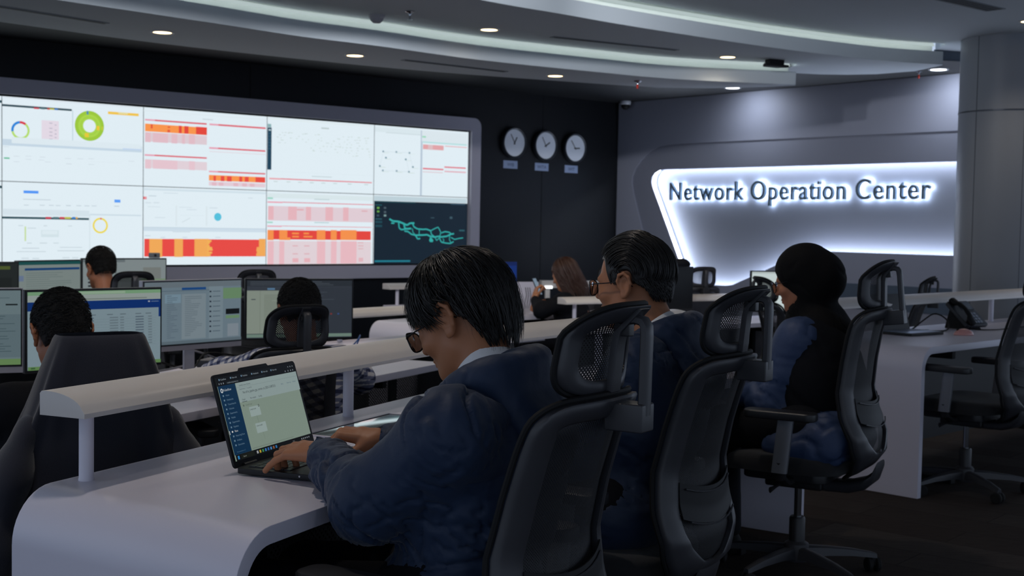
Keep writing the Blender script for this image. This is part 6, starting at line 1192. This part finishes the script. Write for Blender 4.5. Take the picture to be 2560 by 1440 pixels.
    if hair == 'short':
        P, Q = hair_cap(hres + .001, .004); N = vnormals(P, Q)
        P = P + N * np.array([noise.noise(Vector(p) * 60) for p in P])[:, None] * .0022
        cap_o = mesh_np('hair', xf(P, Hl), Q, M['hairm'], root); paths, wid = [], []
        for i in range(2200):
            th = rg_.uniform(-180, 180); lim = interp(abs(th), [(0, 72), (50, 80), (70, 98), (95, 92), (110, 104), (130, 128), (180, 132)]); p0 = rg_.uniform(0, lim); L = rg_.uniform(5, 11); o_ = .004 + .009 * max(0, math.cos(R(p0)))
            paths.append([hair_pt(th + rg_.gauss(0, 3) * q, min(lim + 3, p0 + L * q / 3), o_ + .0025 * q, rx=.078, ryf=.098, ryb=.100, rz=.093) for q in range(4)]); wid.append(rg_.uniform(.0015, .003))
        strand_mesh(paths, wid, 'locks', M['hairm'], cap_o, Hl)
    elif hair == 'mop':
        P, Q = hair_cap(.004, .002, nape=-.012, fringe=.045, ear=.040); cap_o = mesh_np('hair', xf(P, Hl), Q, M['hair'], root)
        paths, wid = [], []
        tab = [(0, 98), (25, 98), (45, 104), (60, 112), (72, 108), (84, 93), (100, 92), (108, 108), (118, 140), (132, 160), (180, 166)]
        for i in range(3200):
            th = rg_.uniform(-180, 180) if i < 2500 else rg_.choice((-1, 1)) * rg_.uniform(104, 180); pm = interp(abs(th), tab) * rg_.uniform(.90, 1.05); p0 = rg_.choice((rg_.uniform(1, 30), rg_.uniform(10, 75), rg_.uniform(30, 95))); p0 = min(p0, pm - 25)
            pm = min(pm, p0 + rg_.uniform(45, 90)); off = rg_.uniform(.000, .017) * (1 - .25 * (abs(th) > 150)); tw = rg_.gauss(0, 4) + (9 if th > 0 else -9) * math.sin(R(abs(th))); n = 8; w1 = rg_.uniform(-5, 5)
            pts = []; cen_ = round(th / 8) * 8 + 2.5 * math.sin(round(th / 8) * 3.1)
            for q in range(n):
                t_ = q / (n - 1); ph = lerp(p0, pm, t_); o_ = off * math.sin(PI * min(1, t_ * 1.4 + .25) * .5 + 0) - (.006 * t_ ** 3 if ph > 100 else 0) + .006 * t_ ** 4 * rg_.random()
                p_ = hair_pt(lerp(th, cen_, .62 * t_ ** 1.5) + tw * t_ * t_ + w1 * math.sin(t_ * PI) * .6, ph, o_ + .004 * math.sin(cen_ * 7) * t_); pts.append(p_)
            paths.append(pts); wid.append(rg_.uniform(.0016, .0042))
        for i in range(900):   # short layer behind the ears and on the nape
            th = rg_.choice((-1, 1)) * rg_.uniform(98, 180); lim = interp(abs(th), [(98, 106), (108, 120), (120, 150), (180, 160)]); p0 = rg_.uniform(70, lim - 12); L = rg_.uniform(14, 28)
            paths.append([hair_pt(th + (5 if th > 0 else -5) * q / 5, min(lim + 4, p0 + L * q / 5), .001 + .006 * math.sin(PI * (q + .3) / 6), rx=.079, ryb=.104) for q in range(6)]); wid.append(rg_.uniform(.0016, .0034))
        for i in range(240):   # fine flyaway hairs
            th = rg_.uniform(-180, 180); pm = interp(abs(th), tab) * rg_.uniform(.85, 1.1); p0 = rg_.uniform(0, pm * .6)
            paths.append([hair_pt(th + rg_.gauss(0, 2) + 10 * t_ * t_, lerp(p0, pm, t_), .012 + .012 * t_ * rg_.random() + .006 * math.sin(t_ * PI)) for t_ in [q / 7 for q in range(8)]]); wid.append(.0005)
        strand_mesh(paths, wid, 'locks', M['hair'], cap_o, Hl)
    elif hair == 'swept':
        P, Q = hair_cap(.004, .003, nape=-.010, fringe=.062, ear=.040); cap_o = mesh_np('hair', xf(P, Hl), Q, M['hair'], root)
        paths, wid = [], []
        for i in range(1700):
            al = rg_.uniform(-78, 78); lo_p = lerp(38, 20, abs(al) / 78); hi_p = lerp(205, 196, abs(al) / 78); p0 = rg_.uniform(lo_p, hi_p - 50); p1 = min(hi_p, p0 + rg_.uniform(45, 80)); off = rg_.uniform(.001, .012); pts = []
            for q in range(8):
                t_ = q / 7; ps = R(lerp(p0, p1, t_)); a = R(al + 8 * t_ * t_ * (1 if al > 0 else -1) * (abs(al) < 50)); vol = 1 + .12 * max(0, math.sin(ps * 1.0)) * (1 if math.cos(ps) > -.3 else .4)
                x = (.082 + off) * math.sin(a); y = -.012 + ((.112 if math.cos(ps) > 0 else .104) + off) * math.cos(a) * math.cos(ps); z = .034 + (.094 * vol + off) * math.cos(a) * math.sin(ps)
                if abs(al) > 50: z += .0
                pts.append(V3(x, y, z))
            paths.append(pts); wid.append(rg_.uniform(.0015, .0035))
        for i in range(2600):
            th = rg_.choice((-1, 1)) * (rg_.uniform(62, 78) if rg_.random() < .12 else rg_.uniform(100, 180)); lim = interp(abs(th), [(62, 104), (78, 104), (100, 104), (112, 112), (130, 132), (180, 136)]); p0 = rg_.uniform(66, lim - 6); L = rg_.uniform(9, 16)
            paths.append([hair_pt(th + (6 if th > 0 else -6) * q / 4, min(lim + 3, p0 + L * q / 4), .000 + .0035 * math.sin(PI * (q + .5) / 5) - .001, rx=.078, ryb=.104) for q in range(5)]); wid.append(rg_.uniform(.0012, .0024))
        strand_mesh(paths, wid, 'locks', M['hair'], cap_o, Hl)
    elif hair == 'long':
        P, Q = hair_cap(.006, .010, nape=-.12, fringe=.05, ear=.01); cap_o = mesh_np('hair', xf(P, Hl), Q, M['hairb'], root)
        paths, wid = [], []
        for i in range(520):
            th = rg_.choice((-1, 1)) * rg_.uniform(50, 180); p0 = rg_.uniform(2, 50); L = rg_.uniform(.20, .30); off = rg_.uniform(.004, .018); pts = [hair_pt(th, lerp(p0, 92, q / 5), off) for q in range(6)]
            d = pts[-1].copy(); back = V3(0, -.035, 0)
            for q in range(1, 7): pts.append(pts[5] + V3(0, 0, -L * q / 6) + back * (q / 6) + V3(.008 * math.sin(q + i), 0, 0))
            paths.append(pts); wid.append(rg_.uniform(.003, .006))
        strand_mesh(paths, wid, 'locks', M['hairb'], cap_o, Hl)
    if glasses:
        g = MB(); gy = .112
        for s in (-1, 1):
            rim = [(s * .033 + .0255 * math.copysign(abs(math.cos(a)) ** .75, math.cos(a)), gy - .0 - .006 * abs(math.cos(a)), .001 + .0215 * math.copysign(abs(math.sin(a)) ** .75, math.sin(a))) for a in [2 * PI * q / 28 for q in range(28)]]
            g.tube([tuple(Hl @ Vector(p)) for p in rim], .0017, 8, closed=True)
            g.tube([tuple(Hl @ Vector(p)) for p in ((s * .057, gy - .004, .010), (s * .074, gy - .016, .011), (s * .079, .03, .011), (s * .080, -.005, .012), (s * .078, -.03, -.004))], .0015, 8)
        g.tube([tuple(Hl @ Vector(p)) for p in ((-.009, gy, .006), (0, gy + .003, .009), (.009, gy, .006))], .0012, 8)
        go = g.build('glasses', mat('spectacle_metal', '14161c', .25, .6), root, smooth=60)
        for s in (-1, 1):
            rim = [(s * .033 + .0250 * math.copysign(abs(math.cos(a)) ** .75, math.cos(a)), gy - .006 * abs(math.cos(a)), .001 + .0212 * math.copysign(abs(math.sin(a)) ** .75, math.sin(a))) for a in [2 * PI * q / 28 for q in range(28)]]
            l = MB(); l.add([tuple(Hl @ Vector(p)) for p in rim], [tuple(range(28))]); l.build('lens', M['lens'], go, smooth=0)
    return root, dict(Hm=Hm, Hl=Hl, O=O, Nb=Nb, S=S, E=E, W=W, f=f, lf=lf, up=up, pel=pel, rot=rot, rot2=rot2, loc=loc, bones=bones)

# the man at the laptop
F1 = (-.895, .446)
r1, i1 = person('man in a navy hooded jacket and glasses typing on the open laptop', (-.14, 2.52), F1, (-.100, 2.62, 1.104), 28, 'navy', Nb=(-.040, 2.560, .985),
    sh=((-.120, 2.362, .905), (.055, 2.735, .93)), el=((-.262, 2.405, .765), (-.03, 2.87, .755)), wr=((-.397, 2.684, .808), (-.283, 2.800, .818)),
    creases=(((-.09, 2.37, 1.00), (.03, 2.33, .84), .006, .006), ((.03, 2.33, .85), (-.15, 2.30, .71), .011, .012), ((-.17, 2.31, .81), (-.01, 2.35, .69), .009, .009), ((-.31, 2.41, .84), (-.20, 2.33, .75), .009, .010), ((-.335, 2.44, .83), (-.28, 2.38, .71), .010, .010), ((-.365, 2.51, .85), (-.33, 2.47, .74), .008, .008), ((-.385, 2.56, .84), (-.37, 2.52, .76), .007, .007), ((.08, 2.36, .82), (-.06, 2.36, .66), .009, .009), ((.10, 2.40, .72), (-.08, 2.37, .58), .010, .010), ((-.12, 2.30, .95), (-.19, 2.31, .84), .008, .007), ((-.03, 2.32, .93), (-.13, 2.29, .83), .008, .007)),
    hands=({'fwd': (-.80, .60, .04), 'up': (-.10, -.22, .95), 'flex': ((22, 54, 26), (20, 58, 28), (22, 54, 26), (26, 12, 6)), 'splay': (8, 2, -4, -18), 'res': .0018, 'th': (.75, .5, -.3)},
           {'fwd': (-.93, .24, .20), 'up': (.20, -.10, .95), 'flex': ((58, 34, 16), (54, 40, 18), (50, 40, 18), (46, 38, 18)), 'splay': (12, 3, -4, -12), 'res': .0018, 'th': (.62, .55, -.62)}),
    hair='mop', jres=.0062, cw=1.10, foldamp=.013, collar='collar', glasses=True, hood=True, seed=3.3, hres=.0024, skin='skin2')
# the man behind him
r2, i2 = person('man in a navy jacket and glasses with a striped collar at the second chair', (.25, 3.375), (-.88, .475), (.335, 3.50, 1.142), 6, 'navy', Nb=(.405, 3.465, 1.000),
    hair='swept', jres=.009, cw=1.06, foldamp=.010, collar='collar', glasses=True, hood=True, seed=5.1, hres=.0028, skin='skin2')
# hijab wearer
r3, i3 = person('person in a black hijab and blue grey top in the third chair', (1.115, 4.79), (-.81, .585), (1.125, 4.93, 1.105), 16, 'navy2', head_f=(-.90, .43), hair=None, jres=.011, foldamp=.010, glasses=True, seed=7.7, hres=.0034)
d = i3; Hl = d['Hl']; O3 = np.array(d['O'])[:3, 3]
inv = Hl.inverted(); nbl = np.array(inv @ Vector(d['Nb'] + O3)); fl_, ll_ = [np.array(inv.to_3x3() @ Vector(q)) for q in (d['f'], d['lf'])]
pr = [(ell_((0, -.018, .040), (.098, .112, .104)), 0), (ell_((0, -.045, -.03), (.092, .090, .095)), .03), (ell_((0, -.110, -.005), (.072, .058, .082)), .035), (ell_((0, .035, -.100), (.066, .045, .04)), .03), (cap_((0, -.03, -.06), nbl + V3(0, .0, -.02), .070, .078), .03),
      (ell_(nbl - fl_ * .045 + V3(0, 0, -.06), (.13, .095, .09)), .04), (cap_(nbl + ll_ * .05 - fl_ * .03 + V3(0, 0, -.02), nbl + ll_ * .13 - fl_ * .03 + V3(0, 0, -.10), .07, .055), .04), (cap_(nbl - ll_ * .05 - fl_ * .03, nbl - ll_ * .13 - fl_ * .03 + V3(0, 0, -.10), .07, .055), .04),
      (cap_(nbl + fl_ * .06 + V3(0, 0, -.03), nbl + fl_ * .09 + V3(0, 0, -.16), .07, .07), .05),
      (ell_((0, .140, -.014), (.070, .108, .086)), .010, 's')]
P, Q = nets(pr, .0055, np.minimum(V3(-.2, -.2, -.2), nbl - .26), np.maximum(V3(.2, .2, .19), nbl + .24))
P = folds(P, Q, [(V3(0, -.03, .1), nbl)], .006, 14, 2.2, .55)
mesh_np('hijab', xf(P, Hl), Q, M['hijab'], r3)
# her long black waistcoat back
Nb, f_, lf_, up_ = d['Nb'], d['f'], d['lf'], d['up']
P, Q = nets([(ell_(Nb - up_ * .19 - f_ * .010, (.190, .150, .20), d['rot2']), 0), (ell_((Nb + d['pel']) / 2 - f_ * .03 - up_ * .05, (.195, .165, .27), d['rot2']), .05), (cap_(Nb - up_ * .05 + lf_ * .06 - f_ * .01, Nb - up_ * .075 + lf_ * .155 - f_ * .01, .064, .078), .04), (cap_(Nb - up_ * .05 - lf_ * .06 - f_ * .01, Nb - up_ * .075 - lf_ * .155 - f_ * .01, .064, .078), .04)], .011, Nb - V3(.32, .32, .55), Nb + V3(.32, .32, .08))
P = folds(P, Q, d['bones'][:1], .004, 10, 4.4, .5); mesh_np('waistcoat', d['loc'](P), Q, M['darkcloth'], r3)
m = MB(); 
P, Q = nets([(cap_(d['pel'] - f_ * .10 - up_ * .02 + lf_ * .12, d['pel'] - f_ * .10 - up_ * .02 - lf_ * .10, .10, .10), 0), (ell_(d['pel'] + lf_ * .16 - f_ * .02 - up_ * .06, (.07, .16, .07), d['rot']), .04)], .011, d['pel'] - .3, d['pel'] + .3)
P = folds(P, Q, d['bones'][:1], .012, 10, 8.4, 1.5); mesh_np('skirt_of_top', d['loc'](P), Q, M['navy2'], r3)
# the others at the rows below
r4, i4 = person('man with cropped black hair in front of the chair with the hung jacket', (-1.44, 3.86), (-.57, .82), (-1.392, 3.93, .935), 20, 'darkcloth', fl=LOW, seed=9.2, jres=.013, hres=.004)
r5, i5 = person('person in a blue and white checked shirt seen from behind', (-.93, 5.30), (-.50, .86), (-.885, 5.30, .918), 16, 'plaid', fl=LOW, seed=11.4, jres=.014, hres=.0045, top='shirt',
    el=((-1.20, 5.26, .66), (-.66, 5.53, .62)), wr=((-1.32, 5.50, .63), (-.83, 5.68, .63)), legs='darkcloth')
r6, i6 = person('far man in dark blue sitting below the video wall', (-2.50, 8.06), (-.75, .66), (-2.60, 8.04, .975), 14, 'navy', fl=LOW, seed=13.5, jres=.018, hres=.005)
r7, i7 = person('long haired woman in black looking at a phone', (.50, 10.45), (-.92, .40), (.432, 10.50, .895), 22, 'darkcloth', fl=LOW, hair='long', seed=15.1, jres=.018, hres=.006, skin='skin2',
    el=((.24, 10.22, .62), (.45, 10.80, .62)), wr=((.185, 10.42, .70), (.27, 10.62, .66)), hands=({'fwd': (.1, .35, 1), 'up': (-.9, -.3, 0), 'flex': ((50, 55, 30),) * 4, 'res': .005}, None))
t = thing('mobile_phone', 'smartphone held up by the long haired woman', 'phone', (.205, 10.47, .80), yaw(-.9, .4))
T_ = Matrix.Rotation(R(-25), 4, 'X')
m = MB(); m.box((-.037, -.004, -.075), (.037, .004, .075), T_); m.build('case', M['bezel'], t, bevel=.003)
m = MB(); m.add([tuple(T_ @ Vector(p)) for p in ((-.034, -.0045, -.07), (.034, -.0045, -.07), (.034, -.0045, .07), (-.034, -.0045, .07))], [(0, 1, 2, 3)], lin('9fb8cc')); m.build('screen', MATS['screen_monitor'], t, smooth=0)

# jacket hung over the chair
jt_ = thing('jacket', 'dark charcoal jacket hung over the chair back, reaching down both sides', 'jacket', (-1.33, 3.74, LOW), yaw(-.57, .82))
prof = [(1.172, .088, .020), (1.168, .112, .040), (1.14, .126, .052), (1.08, .150, .060), (1.00, .178, .068), (.92, .208, .075), (.84, .238, .085), (.74, .268, .095), (.62, .290, .105), (.50, .305, .112), (.40, .31, .116)]
rings = []; NN = 96
for iz, (z, hw, hd) in enumerate(catmull([np.array(p) for p in prof], 4)):
    r = []; q_ = (1.17 - z) / .77
    for k in range(NN):
        a = 2 * PI * k / NN; c_, s_ = math.cos(a), math.sin(a); e = .55
        x = hw * math.copysign(abs(c_) ** e, c_); y = Sy(max(.5, min(.985, z))) * .6 - .155 + (hd + .012) * math.copysign(abs(s_) ** e, s_)
        rip = .018 * q_ ** .7 * (math.sin(7 * a + 2 * math.sin(3 * z)) * .6 + math.sin(13 * a + 4 * z) * .4); r.append((x + rip * c_, y + rip * s_, z - .02 * q_ * math.cos(2 * a)))
    rings.append(r)
m = MB(); m.loops(rings); jb = m.build('jacket_body', M['jacketc'], jt_, smooth=60)
for s in (-1, 1):
    m = MB(); pth = [tuple(p) for p in catmull([(s * .175, -.40, .96), (s * .215, -.40, .86), (s * .255, -.40, .72), (s * .27, -.39, .56), (s * .27, -.38, .46)], 6)]
    m.tube(pth, [min(.05, .012 + .006 * k) + .006 * math.sin(k * .9) for k in range(len(pth))], 14, flat=1.4); m.build('sleeve', M['jacketc'], jt_, smooth=60)
t = thing('small_box', 'small orange object on the floor behind the gas lift of the third chair', 'box', (1.575, 6.45, 0), .4)
m = MB(); m.prism([(-.03, -.02), (.03, -.02), (.024, .02), (-.024, .02)], 0, .035); m.build('box', mat('orange_card', 'e08a1c', .6), t, bevel=.005)

# ---------------------------------------------------------------- world and camera
wd = bpy.data.worlds.new('world'); scn.world = wd; wd.use_nodes = True
bg = wd.node_tree.nodes['Background']; bg.inputs[0].default_value = (.55, .66, .85, 1); bg.inputs[1].default_value = .95
cam = bpy.data.cameras.new('camera'); co = bpy.data.objects.new('camera', cam); col.objects.link(co)
co.location = (0, 0, 1.30); co.rotation_mode = 'QUATERNION'
co.rotation_quaternion = (Matrix.Rotation(PI / 2 - R(2.82), 3, 'X') @ Matrix.Rotation(R(1.06), 3, 'Z')).to_quaternion()
cam.sensor_width = 36; cam.lens = 3184 / 2560 * 36; cam.clip_start = .05
cam.dof.use_dof = True; cam.dof.focus_distance = 2.75; cam.dof.aperture_fstop = 9
scn.camera = co
scn.view_settings.view_transform = 'Standard'; scn.view_settings.look = 'None'; scn.view_settings.exposure = 0; scn.view_settings.gamma = 1
scn.view_settings.use_curve_mapping = False
